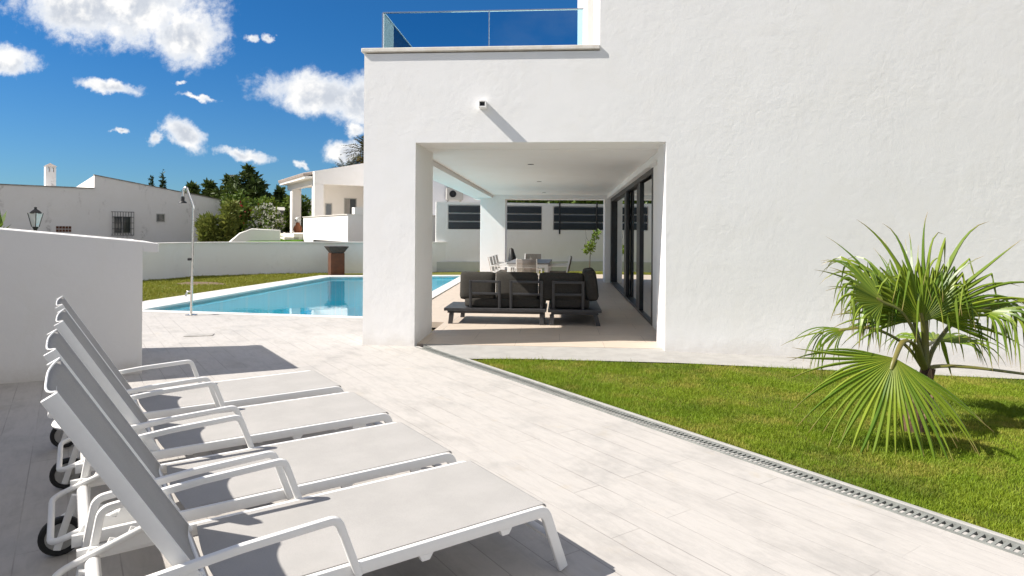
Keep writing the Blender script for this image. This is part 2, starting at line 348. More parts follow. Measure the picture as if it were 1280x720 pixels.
def hexa(bm, vs, mi=0):
    v = [bm.verts.new(p) for p in vs]
    for q in ((0,3,2,1),(4,5,6,7),(0,1,5,4),(1,2,6,5),(2,3,7,6),(3,0,4,7)):
        f = bm.faces.new([v[i] for i in q]); f.material_index = mi
    return v
def box(bm, x0, x1, y0, y1, z0, z1, T=None, mi=0):
    vs = [(x0,y0,z0),(x1,y0,z0),(x1,y1,z0),(x0,y1,z0),(x0,y0,z1),(x1,y0,z1),(x1,y1,z1),(x0,y1,z1)]
    if T: vs = [T @ Vector(p) for p in vs]
    hexa(bm, vs, mi)
def prism(bm, poly, z0, z1, T=None):
    n = len(poly); zt = (lambda i: z1[i]) if isinstance(z1, (list, tuple)) else (lambda i: z1)
    lo = [Vector((p[0], p[1], z0)) for p in poly]; hi = [Vector((p[0], p[1], zt(i))) for i, p in enumerate(poly)]
    if T: lo = [T @ p for p in lo]; hi = [T @ p for p in hi]
    a = [bm.verts.new(p) for p in lo]; b = [bm.verts.new(p) for p in hi]
    bm.faces.new(a[::-1]); bm.faces.new(b)
    for i in range(n): j = (i+1) % n; bm.faces.new((a[i], a[j], b[j], b[i]))
def prism_xz(bm, poly, y0, y1, T=None):
    lo = [Vector((p[0], y0, p[1])) for p in poly]; hi = [Vector((p[0], y1, p[1])) for p in poly]
    if T: lo = [T @ p for p in lo]; hi = [T @ p for p in hi]
    a = [bm.verts.new(p) for p in lo]; b = [bm.verts.new(p) for p in hi]; n = len(poly)
    bm.faces.new(a); bm.faces.new(b[::-1])
    for i in range(n): j = (i+1) % n; bm.faces.new((a[i], b[i], b[j], a[j]))
def fillet(pts, r, n=5, closed=False):
    out = []; N = len(pts)
    for i, p in enumerate(pts):
        if not closed and i in (0, N-1): out.append(Vector(p)); continue
        p = Vector(p); a = Vector(pts[i-1]); b = Vector(pts[(i+1) % N])
        da, db = (a-p), (b-p); k = min(r, da.length*.45, db.length*.45)
        s, e = p+da.normalized()*k, p+db.normalized()*k
        for j in range(n+1):
            t = j/n; out.append(s*(1-t)**2 + p*2*t*(1-t) + e*t*t)
    return out
def rrect(w_, h_, r=.006, n=2):
    pts = []
    for cx, cy, a0 in ((w_/2-r, h_/2-r, 0), (-w_/2+r, h_/2-r, PI/2), (-w_/2+r, -h_/2+r, PI), (w_/2-r, -h_/2+r, 1.5*PI)):
        for i in range(n+1): a = a0 + PI/2*i/n; pts.append((cx+r*math.cos(a), cy+r*math.sin(a)))
    return pts
def circ(r, n=12): return [(r*math.cos(2*PI*i/n), r*math.sin(2*PI*i/n)) for i in range(n)]
def sweep(bm, path, prof, side=Vector((0, 1, 0)), closed=False, scale=None):
    """profile x runs along `side`, profile y along the in-plane normal"""
    path = [Vector(p) for p in path]; N = len(path); rings = []
    for i, p in enumerate(path):
        if closed: a, b = path[i-1], path[(i+1) % N]
        else: a, b = path[max(i-1, 0)], path[min(i+1, N-1)]
        t = (b-a).normalized(); s = (side - t*side.dot(t))
        if s.length < 1e-4: s = Vector((1, 0, 0)) - t*t.x
        s.normalize(); nn = t.cross(s).normalized()
        if 0 < i < N-1 or closed:
            t1, t2 = (path[i]-path[i-1]).normalized(), (path[(i+1) % N]-path[i]).normalized()
            k = 1/max(.35, math.cos(t1.angle(t2, 0)/2))
        else: k = 1
        sc = scale[i] if scale else 1
        rings.append([bm.verts.new(p + s*x*sc + nn*y*k*sc) for x, y in prof])
    m = len(prof)
    for i in range(N if closed else N-1):
        r0, r1 = rings[i], rings[(i+1) % N]
        for j in range(m): bm.faces.new((r0[j], r0[(j+1) % m], r1[(j+1) % m], r1[j]))
    if not closed: bm.faces.new(rings[0][::-1]); bm.faces.new(rings[-1])
def tube(bm, path, r, n=10, side=Vector((.13, .99, .05)), scale=None): sweep(bm, path, circ(r, n), side.normalized(), False, scale)
def lathe(bm, prof, c=(0, 0, 0), n=20, axis='Z'):
    rings = []
    for r, z in prof:
        ring = []
        for i in range(n):
            a = 2*PI*i/n; p = (r*math.cos(a), r*math.sin(a), z)
            if axis == 'Y': p = (p[0], p[2], p[1])
            ring.append(bm.verts.new((p[0]+c[0], p[1]+c[1], p[2]+c[2])))
        rings.append(ring)
    for a, b in zip(rings, rings[1:]):
        for i in range(n): bm.faces.new((a[i], a[(i+1) % n], b[(i+1) % n], b[i]))
    if prof[0][0] > 1e-5: bm.faces.new(rings[0][::-1])
    if prof[-1][0] > 1e-5: bm.faces.new(rings[-1])
def BM(): return bmesh.new()
def copy_tree(o, parent=None):
    c = o.copy(); COL.objects.link(c)
    if parent: c.parent = parent
    for ch in list(o.children): copy_tree(ch, c)
    return c
def frame_T(origin, ang): return Matrix.Translation(origin) @ Matrix.Rotation(ang, 4, 'Z')

# ------------------------------------------------------------------ the setting: ground, deck, pool, lawns
DD = Vector((-.629, .778, 0)); LD = Vector((.778, .629, 0))       # deck direction (planks, drain) and its normal
POOL = [(-7.82, 11.47), (-3.08, 11.03), (-3.30, 21.2), (-7.42, 20.15)]
COPE = [(-8.85, 11.30), (-2.78, 10.74), (-3.0, 21.75), (-7.95, 20.75)]
def ring_faces(bm, outer, inner, z):
    a = [bm.verts.new((*p, z)) for p in outer]; b = [bm.verts.new((*p, z)) for p in inner]; n = len(a)
    for i in range(n): j = (i+1) % n; bm.faces.new((a[i], a[j], b[j], b[i]))
bm = BM()                                                          # base earth with the pool hole left open
ring_faces(bm, [(-700, -700), (700, -700), (700, 900), (-700, 900)], [(-8.9, 11.2), (-2.7, 10.6), (-2.95, 21.8), (-8.0, 20.8)], -.14)
structure('ground', bm, M_['earth'])
bm = BM()
ring_faces(bm, [(-16, 8), (-2.2, -6), (-2.60, 24), (-9, 21.2)], COPE, 0)   # placeholder split below
bm.free()
# deck: everything paved left of the drain and round to the pool
bm = BM()
D0 = Vector((-1.86, 8.40, 0)); D1 = D0 - DD*14
def dz_(x): return -.022*max(0, x-1.36)
outer = [(-8.85, 11.30), (-15.5, 11.9), (-15.5, -8), (D1.x, D1.y), (D0.x, D0.y), (-1.93, 8.42), (-2.62, 8.42), (-2.62, 9.54), (-2.62, 10.72), (-2.78, 10.74)]
vs = [bm.verts.new((*p, 0)) for p in outer]; bm.faces.new(vs)
structure('deck', bm, M_['deck'])
bm = BM()
prism(bm, [(-2.78, 10.74), (-1.9, 10.66), (-1.9, 23.9), (-3.1, 23.6), (-3.0, 21.75)], -.1, -.004); structure('terrace', bm, M_['tiles'])
# coping: pale slabs
bm = BM()
n = 4
for i in range(4):
    j = (i+1) % 4; prism(bm, [COPE[i], COPE[j], POOL[j], POOL[i]], -.10, .018)
structure('pool_coping', bm, simple('white_coping', (.60, .585, .56), .7, var=.06, vscale=4))
bm = BM()
PI_ = [(POOL[0][0]+.02, POOL[0][1]+.02), (POOL[1][0]-.02, POOL[1][1]+.02), (POOL[2][0]-.02, POOL[2][1]-.02), (POOL[3][0]+.02, POOL[3][1]-.02)]
a = [bm.verts.new((*p, -.02)) for p in POOL]; b = [bm.verts.new((*p, -1.45)) for p in POOL]
bm.faces.new(b)
for i in range(4): j = (i+1) % 4; bm.faces.new((a[i], a[j], b[j], b[i]))
structure('pool', bm, M_['mosaic'])
bm = BM(); bm.faces.new([bm.verts.new((*p, -.055)) for p in POOL]); structure('water', bm, M_['water'])

# portico floor and pale apron strip in front of it
bm = BM(); prism(bm, [(-1.93, 8.56), (1.95, 8.56), (1.95, 23), (-1.9, 23)], -.12, .006)
structure('terrace_floor', bm, M_['tiles'])
def strip(bm, top, bot, z=0.0):
    va = [bm.verts.new((x, y, z+dz_(x))) for x, y in top]; vb = [bm.verts.new((x, y, z+dz_(x))) for x, y in bot]
    for i in range(len(va)-1): bm.faces.new((vb[i], vb[i+1], va[i+1], va[i]))
bm = BM()
xs = [-1.2, -.4, .5, 1.36, 2.5, 4, 6, 9, 13]
strip(bm, [(-1.86, 8.56)]+[(x, 8.56 if x < 1.37 else 8.40) for x in xs[1:]], [(-1.16, 7.64)]+[(x, 7.70-.02*x) for x in xs[1:]], .002)
structure('apron', bm, M_['kerb'])
# lawn on the right
bm = BM()
E0 = Vector((-1.10, 7.72, 0)); gz = .004
dr = lambda t: (D0 - DD*t + LD*.116)
zl = gz-.016
k0 = dr(.9); tm = (1.36-(D0.x+LD.x*.116))/.629; km = dr(tm); k1 = dr(15)
yt = lambda x: 7.72-.02*x
bm.faces.new([bm.verts.new(p) for p in [(k0.x, k0.y, zl), (km.x, km.y, zl), (1.36, yt(1.36), zl), (-1.05, 7.62, zl)]])
bm.faces.new([bm.verts.new(p) for p in [(km.x, km.y, zl), (k1.x, k1.y, zl+dz_(k1.x)), (13, -5, zl+dz_(13)), (13, yt(13), zl+dz_(13)), (1.36, yt(1.36), zl)]])
structure('lawn', bm, M_['turf'])
# pale kerb beside the drain
bm = BM()
def along(s, o, z): p = D0 - DD*s + LD*o; return (p.x, p.y, z)
hexa(bm, [along(.2, .078, -.1), along(14, .078, -.1), along(14, .115, -.1), along(.2, .115, -.1), along(.2, .078, .009), along(14, .078, .009), along(14, .115, .009), along(.2, .115, .009)])
structure('lawn_kerb', bm, M_['kerb'], bevel=.006)
# pool-side lawn
WALLP = [(-16.5, 13.6), (-14.3, 15.6), (-12.25, 18.0), (-11.7, 19.6), (-10.6, 20.9), (-8.87, 21.75), (-6.4, 22.5), (-4.2, 23.6)]
bm = BM(); bm.faces.new([bm.verts.new((*p, -.006)) for p in [(-8.85, 11.30), (-7.95, 20.75), (-3.0, 21.75), (-3.08, 23.9), (-4.2, 23.7), (-6.4, 22.6), (-8.87, 21.85), (-10.7, 21.0), (-11.8, 19.65), (-12.35, 18.05), (-16.6, 13.6), (-15.5, 11.9)]])
structure('pool_lawn', bm, M_['turf_far'])
bm = BM(); bm.faces.new([bm.verts.new((*p, -.008)) for p in [(-3.08, 22.6), (14, 22.9), (14, 29), (-1, 25), (-3.2, 24.1)]]); structure('back_lawn', bm, M_['turf_far'])
bm = BM()
lathe(bm, [(0.0, .012), (.35, .010), (.55, .004)], n=24)
for v_ in bm.verts: v_.co.x *= 1.5 + .2*math.sin(v_.co.y*9); v_.co.y *= .9
o = structure('bare_patch', bm, M_['bare']); o.location = (-10.0, 17.2, .002); o.rotation_euler = (0, 0, -.5)
# higher neighbouring terrain behind the garden walls
bm = BM()
T0 = [(-40, 6), (-18, 12.5), (-16.7, 13.7), (-14.5, 15.8), (-12.45, 18.1), (-11.9, 19.75), (-10.75, 21.1), (-8.95, 22.0), (-6.45, 22.75), (-4.35, 23.85), (.1, 25.1), (16, 29.8), (40, 30), (160, 300), (-300, 300), (-300, 6)]
prism(bm, T0, -.5, .66); structure('hill_terrace', bm, M_['earth'])

# ------------------------------------------------------------------ grass (uncountable)
def grass(name, inside, region, count, h, wdt, mat, zf, seed):
    rg = random.Random(seed); V = []; Fc = []
    x0, x1, y0, y1 = region; k = 0
    while k < count:
        x = rg.uniform(x0, x1); y = rg.uniform(y0, y1)
        if not inside(x, y, rg): continue
        k += 1
        nv = NZ.noise((x*1.3, y*1.3, seed)) + .6*NZ.noise((x*4.1, y*4.1, seed+9))
        if nv < -.15 and rg.random() < .5: continue
        a = rg.uniform(0, 2*PI); hh = h*rg.uniform(.5, 1.25)*(1+.45*max(-1, min(1, nv)))*(1.9 if rg.random() < .012 else 1); lean = hh*rg.uniform(.1, .9); b = rg.uniform(0, 2*PI); ww = wdt*rg.uniform(.7, 1.3)
        cx, sx = math.cos(a)*ww/2, math.sin(a)*ww/2; z = zf(x, y); lx, ly = math.cos(b)*lean, math.sin(b)*lean
        i = len(V)
        V += [(x-cx, y-sx, z), (x+cx, y+sx, z), (x+cx*.7+lx*.4, y+sx*.7+ly*.4, z+hh*.6), (x-cx*.7+lx*.4, y-sx*.7+ly*.4, z+hh*.6), (x+lx, y+ly, z+hh)]
        Fc += [(i, i+1, i+2, i+3), (i+3, i+2, i+4)]
    me = bpy.data.meshes.new(name); me.from_pydata(V, [], Fc); me.update()
    return tag(link_mesh(name, me, mat), None, None, None, 'stuff')
def in_lawn(x, y, rg):
    p = Vector((x, y, 0)) - D0; o = p.dot(LD)
    if o < .118+rg.uniform(-.012, .03): return False
    if y > 7.70-.02*x+rg.uniform(-.03, .03): return False
    d = y*.997 - x*.075                              # thin out with distance from the camera, and outside the view
    if d < 1.7 or abs(x+.075*y) > .86*d+.4: return False
    return rg.random() < min(1, (4.0/d)**1.2)
g = grass('grass', in_lawn, (-1.3, 8, 1.9, 7.9), 270000, .027, .0042, M_['grass'], lambda x, y: gz-.016+dz_(x), 3)
tag(g, 'short green mown grass with yellowish patches', 'grass')
def side_of(p, a, b): return (b[0]-a[0])*(p[1]-a[1]) - (b[1]-a[1])*(p[0]-a[0])
def in_pool_lawn(x, y, rg):
    if side_of((x, y), (-8.85, 11.3), (-7.95, 20.75)) < rg.uniform(-.1, .05): return False
    for a, b in zip(WALLP, WALLP[1:]):
        if a[0] <= x <= b[0] and y > a[1] + (b[1]-a[1])*(x-a[0])/(b[0]-a[0]) - .02: return False
    if x < -8 and y < 11.5: return False
    if ((x+10)/.75)**2+((y-17.2)/.5)**2 < 1 and rg.random() < .85: return False
    if x > -7.95 and y < 20.75+(x+7.95)*.2: return False
    return True
g = grass('grass', in_pool_lawn, (-14, -3.2, 11.3, 24), 52000, .05, .016, M_['grass_far'], lambda x, y: -.012, 5)
tag(g, 'sunlit grass strip beside the pool below the curved wall', 'grass')
g = grass('grass', lambda x, y, rg: True, (-3.0, 2.2, 22.95, 23.6), 9000, .06, .018, M_['grass_far'], lambda x, y: -.012, 6)
tag(g, 'thin strip of grass behind the terrace', 'grass')

# ------------------------------------------------------------------ drain
dn = empty('drain_channel', 'long slotted grey drain channel between the pale deck and the lawn', 'drain', along(0, 0, 0), math.atan2(-DD.y, -DD.x))
bm = BM()   # local x runs along the drain towards the camera, y to the lawn side
for y0, y1 in ((-.072, -.056), (.056, .072)): box(bm, .0, 13.6, y0 + 0, y1, -.12, .006)
build('channel', bm, M_['drain'], dn)
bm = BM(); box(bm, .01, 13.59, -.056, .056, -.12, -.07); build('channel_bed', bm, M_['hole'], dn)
def grate_bm():
    bm = BM(); L = .992
    box(bm, .004, L, -.0545, -.048, -.02, .004); box(bm, .004, L, .048, .0545, -.02, .004)
    nn = 27
    for i in range(nn+1):
        x = .004 + (L-.004)*i/nn; wd = .0083 if 0 < i < nn else .012
        box(bm, max(.004, x-wd), min(L, x+wd), -.048, .048, -.02, .0035)
    return bm
g0 = None
for i in range(13):
    if g0 is None: g0 = build('grate', grate_bm(), M_['drain'], dn); c = g0
    else: c = g0.copy(); COL.objects.link(c)
    c.location = (.15 + i*1.0, 0, 0)

# ------------------------------------------------------------------ main house
house = empty('white_house', 'large white rendered modern house with an open portico and roof terrace', 'house', (1.36, 8.4, 0))
def hp(name, bm, m, **k):   # geometry given in world metres
    for v_ in bm.verts: v_.co -= Vector((1.36, 8.4, 0))
    return build(name, bm, m, house, **k)
bm = BM()
box(bm, 1.36, 15, 8.40, 9.15, -.6, 9.5)
box(bm, -2.63, 1.36, 8.40, 9.15, 2.71, 3.90)
box(bm, .50, 1.36, 8.40, 9.15, 3.90, 9.5)
bmesh.ops.remove_doubles(bm, verts=bm.verts, dist=1e-5)
hp('facade_wall', bm, M_['stucco'])
bm = BM(); box(bm, -2.63, -1.925, 8.40, 9.56, -.3, 2.71); hp('corner_pillar', bm, M_['stucco'])
bm = BM()
hexa(bm, [(-2.63, 9.56, 2.61), (-2.10, 9.56, 2.61), (-2.05, 19.3, 2.53), (-2.63, 19.3, 2.53), (-2.63, 9.56, 3.9), (-2.10, 9.56, 3.9), (-2.05, 19.3, 3.9), (-2.63, 19.3, 3.9)])
hexa(bm, [(-2.63, 9.15, 2.61), (-1.925, 9.15, 2.71), (-2.10, 9.56, 2.61), (-2.63, 9.56, 2.61), (-2.63, 9.15, 3.9), (-1.925, 9.15, 3.9), (-2.10, 9.56, 3.9), (-2.63, 9.56, 3.9)])
hexa(bm, [(-2.63, 19.3, 2.50), (1.9, 19.3, 2.50), (1.9, 20.0, 2.50), (-2.63, 20.0, 2.50), (-2.63, 19.3, 3.9), (1.9, 19.3, 3.9), (1.9, 20.0, 3.9), (-2.63, 20.0, 3.9)])
hp('edge_beam', bm, M_['stucco'])
bm = BM()
hexa(bm, [(-2.09, 9.15, 2.705), (1.9, 9.15, 2.705), (1.9, 19.3, 2.62), (-2.04, 19.3, 2.62), (-2.09, 9.15, 3.8), (1.9, 9.15, 3.8), (1.9, 19.3, 3.8), (-2.04, 19.3, 3.8)])
hp('ceiling', bm, M_['ceiling'])
for (x, y) in ((-.51, 11.0), (-.48, 14.5), (-.46, 18.2)):
    z = 2.705 - .085*(y-9.15)/10.15
    bm = BM(); lathe(bm, [(.055, -.004), (.055, .012), (.04, .012), (.036, .0), (.04, -.004)][::-1], n=20); dl = hp('downlight', bm, M_['dark_metal'])
    dl.location = Vector((x, y, z)); 
for o in house.children:
    pass
bm = BM(); box(bm, -2.42, -1.66, 19.31, 19.98, -.1, 2.50); hp('rear_pillar', bm, M_['stucco'], bevel=.006)
bm = BM(); box(bm, 1.33, 1.95, 19.30, 19.98, -.1, 2.50); hp('rear_pier', bm, M_['stucco'], bevel=.006)
bm = BM()   # wall over and beside the sliding door
box(bm, 1.505, 1.90, 9.155, 10.545, -.1, 2.595); 
hexa(bm, [(1.40, 9.16, 2.60), (1.90, 9.16, 2.60), (1.90, 19.3, 2.52), (1.40, 19.3, 2.52), (1.40, 9.16, 2.70), (1.90, 9.16, 2.70), (1.90, 19.3, 2.63), (1.40, 19.3, 2.63)])
hp('door_surround', bm, M_['stucco'])
# sliding door: frame, stiles, panes
door = empty('sliding_door', None, None); door.parent = house; door.location = (0, 0, 0)
def dpart(name, bm, m, **k):
    for v_ in bm.verts: v_.co -= Vector((1.36, 8.4, 0))
    return build(name, bm, m, door, **k)
def ztop(y): return 2.60 - .08*(y-10.55)/8.75
bm = BM()
hexa(bm, [(1.50, 10.55, 0.0), (1.72, 10.55, 0.0), (1.72, 19.29, 0.0), (1.50, 19.29, 0.0), (1.50, 10.55, .055), (1.72, 10.55, .055), (1.72, 19.29, .055), (1.50, 19.29, .055)])
hexa(bm, [(1.50, 10.55, 2.50), (1.72, 10.55, 2.50), (1.72, 19.29, 2.42), (1.50, 19.29, 2.42), (1.50, 10.55, 2.60), (1.72, 10.55, 2.60), (1.72, 19.29, 2.52), (1.50, 19.29, 2.52)])
box(bm, 1.50, 1.72, 10.551, 10.70, .055, 2.50); box(bm, 1.50, 1.72, 19.0, 19.29, .055, 2.42)
dpart('door_frame', bm, M_['dark_metal'], bevel=.004)
for (x0, x1, ya, yb) in ((1.50, 1.56, 12.25, 12.55), (1.565, 1.62, 12.55, 13.3), (1.50, 1.56, 14.75, 15.0), (1.565, 1.62, 15.1, 15.85)):
    bm = BM(); hexa(bm, [(x0, ya, .055), (x1, ya, .055), (x1, yb, .055), (x0, yb, .055), (x0, ya, 2.49), (x1, ya, 2.49), (x1, yb, 2.46), (x0, yb, 2.46)])
    dpart('door_stile', bm, M_['dark_metal'], bevel=.004)
for (x0, ya, yb) in ((1.54, 10.70, 12.25), (1.59, 13.3, 14.75), (1.59, 15.85, 19.0)):
    bm = BM(); box(bm, x0, x0+.012, ya, yb, .055, 2.44); dpart('door_pane', bm, M_['door_glass'])
bm = BM()   # the room behind the glass
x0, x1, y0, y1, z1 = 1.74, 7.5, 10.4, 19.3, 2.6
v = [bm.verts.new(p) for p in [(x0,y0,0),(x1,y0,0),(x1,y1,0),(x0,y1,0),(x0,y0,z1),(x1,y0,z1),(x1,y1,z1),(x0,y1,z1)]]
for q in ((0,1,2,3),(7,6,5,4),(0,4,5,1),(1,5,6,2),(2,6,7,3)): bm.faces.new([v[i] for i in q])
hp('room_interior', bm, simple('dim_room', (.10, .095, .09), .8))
# roof slab, coping, upper storey, balustrade
bm = BM(); box(bm, -2.1, .5, 9.15, 19.9, 3.805, 3.90); hp('roof_slab', bm, M_['stone_cap'])
bm = BM(); box(bm, -2.665, .50, 8.367, 8.72, 3.918, 3.972); box(bm, -2.665, -2.35, 8.722, 20.0, 3.918, 3.972); hp('ledge_coping', bm, M_['stone_cap'], bevel=.008)
bm = BM(); box(bm, .50, .95, 9.152, 10.05, 3.9, 9.5); box(bm, .50, .95, 12.5, 20, 3.9, 9.5); box(bm, .50, .95, 10.05, 12.5, 6.6, 9.5); box(bm, .95, 15, 9.15, 20, 2.75, 9.5); hp('upper_wall', bm, M_['stucco'])
bm = BM(); box(bm, .80, .86, 10.06, 12.49, 3.91, 6.59); hp('upper_shade_panel', bm, M_['shade_panel'])  # added panel, its beige imitates shade on the side wall
bal = empty('glass_balustrade', None, None); bal.parent = house
def bpart(name, bm, m, **k):
    for v_ in bm.verts: v_.co -= Vector((1.36, 8.4, 0))
    return build(name, bm, m, bal, **k)
for (xa, xb) in ((-2.405, -.975), (-.965, .285)):
    bm = BM(); box(bm, xa, xb, 8.545, 8.557, 3.976, 4.49); bpart('glass_pane', bm, M_['glass'])
for (ya, yb) in ((8.58, 11.0), (11.01, 14.0)):
    bm = BM(); box(bm, -2.42, -2.408, ya, yb, 3.976, 4.49); bpart('glass_pane', bm, M_['glass'])
bm = BM()
box(bm, -2.425, .295, 8.538, 8.564, 4.491, 4.506); box(bm, -2.427, -2.401, 8.566, 14, 4.491, 4.506)
box(bm, -2.432, -2.412, 8.535, 8.56, 3.976, 4.49); box(bm, -.976, -.964, 8.54, 8.562, 3.976, 4.49)
bpart('rail', bm, M_['steel'])
# rainwater spout
bm = BM()
sx_, sz_ = -1.02, 3.195
for (a, b, c, d) in ((-.05, .05, .03, .045), (-.05, .05, -.045, -.03), (-.05, -.035, -.03, .03), (.035, .05, -.03, .03)):
    box(bm, sx_+a, sx_+b, 8.26, 8.40, sz_+c, sz_+d)
sp_o = hp('rain_spout', bm, M_['stucco'], bevel=.003)
bm = BM(); box(bm, sx_-.034, sx_+.034, 8.30, 8.399, sz_-.029, sz_+.029); hp('spout_bore', bm, M_['black'])
bm = BM(); box(bm, 1.352, 1.3595, 8.86, 8.95, .42, .53); hp('wall_socket', bm, M_['white_metal'], bevel=.002)

# ------------------------------------------------------------------ left parapet block and the tall wall out of frame that shades the loungers
Wr = Vector((-4.43, 6.50, 0)); Wb = Wr + DD*1.72
fl = Vector((-1.08, -.578, 0)).normalized()
bm = BM()
Wl = Wr + fl*2.6; Wlb = Wl + DD*1.72
prism(bm, [(Wl.x, Wl.y), (Wr.x, Wr.y), (Wb.x, Wb.y), (Wlb.x, Wlb.y)], -.1, [1.40+.105*2.6, 1.40, 1.40, 1.40+.105*2.6])
er = -fl*.15      # cap that juts out at the right-hand end
lo = [Wr, Wr+er, Wb+er, Wb]
hexa(bm, [(p.x, p.y, z) for p, z in zip(lo, (1.295, 1.285, 1.285, 1.295))] + [(p.x, p.y, z) for p, z in zip(lo, (1.40, 1.385, 1.385, 1.40))])
bmesh.ops.remove_doubles(bm, verts=bm.verts, dist=1e-4)
tag(build('parapet_block', bm, stucco('greyed_stucco', (.80, .785, .765), rough_bump=.3, base=.5), bevel=.008), 'thick white rendered low wall with a sloping top and jutting end beside the loungers', 'wall')
bm = BM()
q0 = Vector((-.58, 3.49, 0)) - LD*3.62 + DD*6.6; q1 = q0 - DD*12.6
prism(bm, [(q0.x, q0.y), (q1.x, q1.y), (q1.x-LD.x*.25, q1.y-LD.y*.25), (q0.x-LD.x*.25, q0.y-LD.y*.25)], -.1, 2.3)
tag(build('boundary_wall', bm, M_['stucco']), 'tall white rendered wall behind the loungers, outside the frame', 'wall')

# ------------------------------------------------------------------ garden walls
def wall_along(bm, pts, z0, z1, th):
    P = [Vector((*p, 0)) for p in pts]; N = len(P); nn = []
    for i in range(N):
        t = (P[min(i+1, N-1)]-P[max(i-1, 0)]).normalized(); nn.append(Vector((-t.y, t.x, 0)))
    A = [(bm.verts.new((p.x, p.y, z0)), bm.verts.new((p.x, p.y, z1)), bm.verts.new((p.x+n_.x*th, p.y+n_.y*th, z1)), bm.verts.new((p.x+n_.x*th, p.y+n_.y*th, z0))) for p, n_ in zip(P, nn)]
    for a, b in zip(A, A[1:]):
        for i in range(4): j = (i+1) % 4; bm.faces.new((a[i], a[j], b[j], b[i]))
    bm.faces.new(A[0]); bm.faces.new(A[-1][::-1])
def smooth_path(pts, k=6):
    out = []
    for i in range(len(pts)-1):
        p = [Vector((*pts[max(0, min(len(pts)-1, i+d))], 0)) for d in (-1, 0, 1, 2)]
        for j in range(k):
            t = j/k; q = .5*((2*p[1])+(p[2]-p[0])*t+(2*p[0]-5*p[1]+4*p[2]-p[3])*t*t+(3*p[1]-p[0]-3*p[2]+p[3])*t**3); out.append((q.x, q.y))
    out.append(pts[-1]); return out
bm = BM(); SW = smooth_path(WALLP); wall_along(bm, SW, -.3, 1.07, .2)
cw = tag(build('garden_wall', bm, M_['stucco_pool'], smooth=30), 'low curved pale grey wall behind the pool with a thin white coping', 'wall')
bm = BM(); wall_along(bm, [(x+.02, y-.04) for x, y in SW], 1.071, 1.105, .28); build('wall_coping', bm, M_['stucco_villa'], cw)
# tall garden wall with slatted openings
GW = Vector((-4.16, 23.6, 0)); gang = math.atan2(1.2, 4.15)
gw = empty('slatted_wall', 'tall white garden wall with dark horizontal slats set in its openings behind the terrace', 'wall', GW, gang)
bm = BM()
openings = [(0.42, 3.62), (4.05, 11.0)]
openings = [(-.02+.0, 1.9), (2.05, 3.60), (4.05, 5.80), (5.82, 7.6)]
L_, Z_ = 16.0, 2.60
box(bm, -.45, L_, 0, .22, -.3, 1.58)
x_prev = -.45
for a, b in openings:
    if a-x_prev > .03: box(bm, x_prev, a, 0, .22, 1.58, 2.50)
    x_prev = b
box(bm, x_prev, L_, 0, .22, 1.58, 2.50); box(bm, -.45, L_, 0, .22, 2.50, Z_)
bmesh.ops.remove_doubles(bm, verts=bm.verts, dist=1e-4)
build('wall', bm, M_['stucco_pool'], gw)
bm = BM(); box(bm, -.42, L_, -.10, -.002, -.3, .37); build('plinth', bm, simple('grey_plinth', (.50, .51, .47), .9, var=.1, vscale=2, bump=.2), gw)
bm = BM()
for a, b in openings: box(bm, a, b, .06, .20, 1.58, 2.50)
build('recess', bm, M_['stucco_villa'], gw)
for a, b in openings:
    for k in range(3):
        z = 1.595 + k*.305; bm = BM(); box(bm, a+.035, b-.02, -.012, .03, z, z+.255); build('slat', bm, M_['slat'], gw, bevel=.012)
for x in (4.30, 5.81):
    bm = BM(); box(bm, x-.025, x+.025, -.05, -.014, 1.42, 2.66); build('slat_post', bm, M_['dark_metal'], gw)

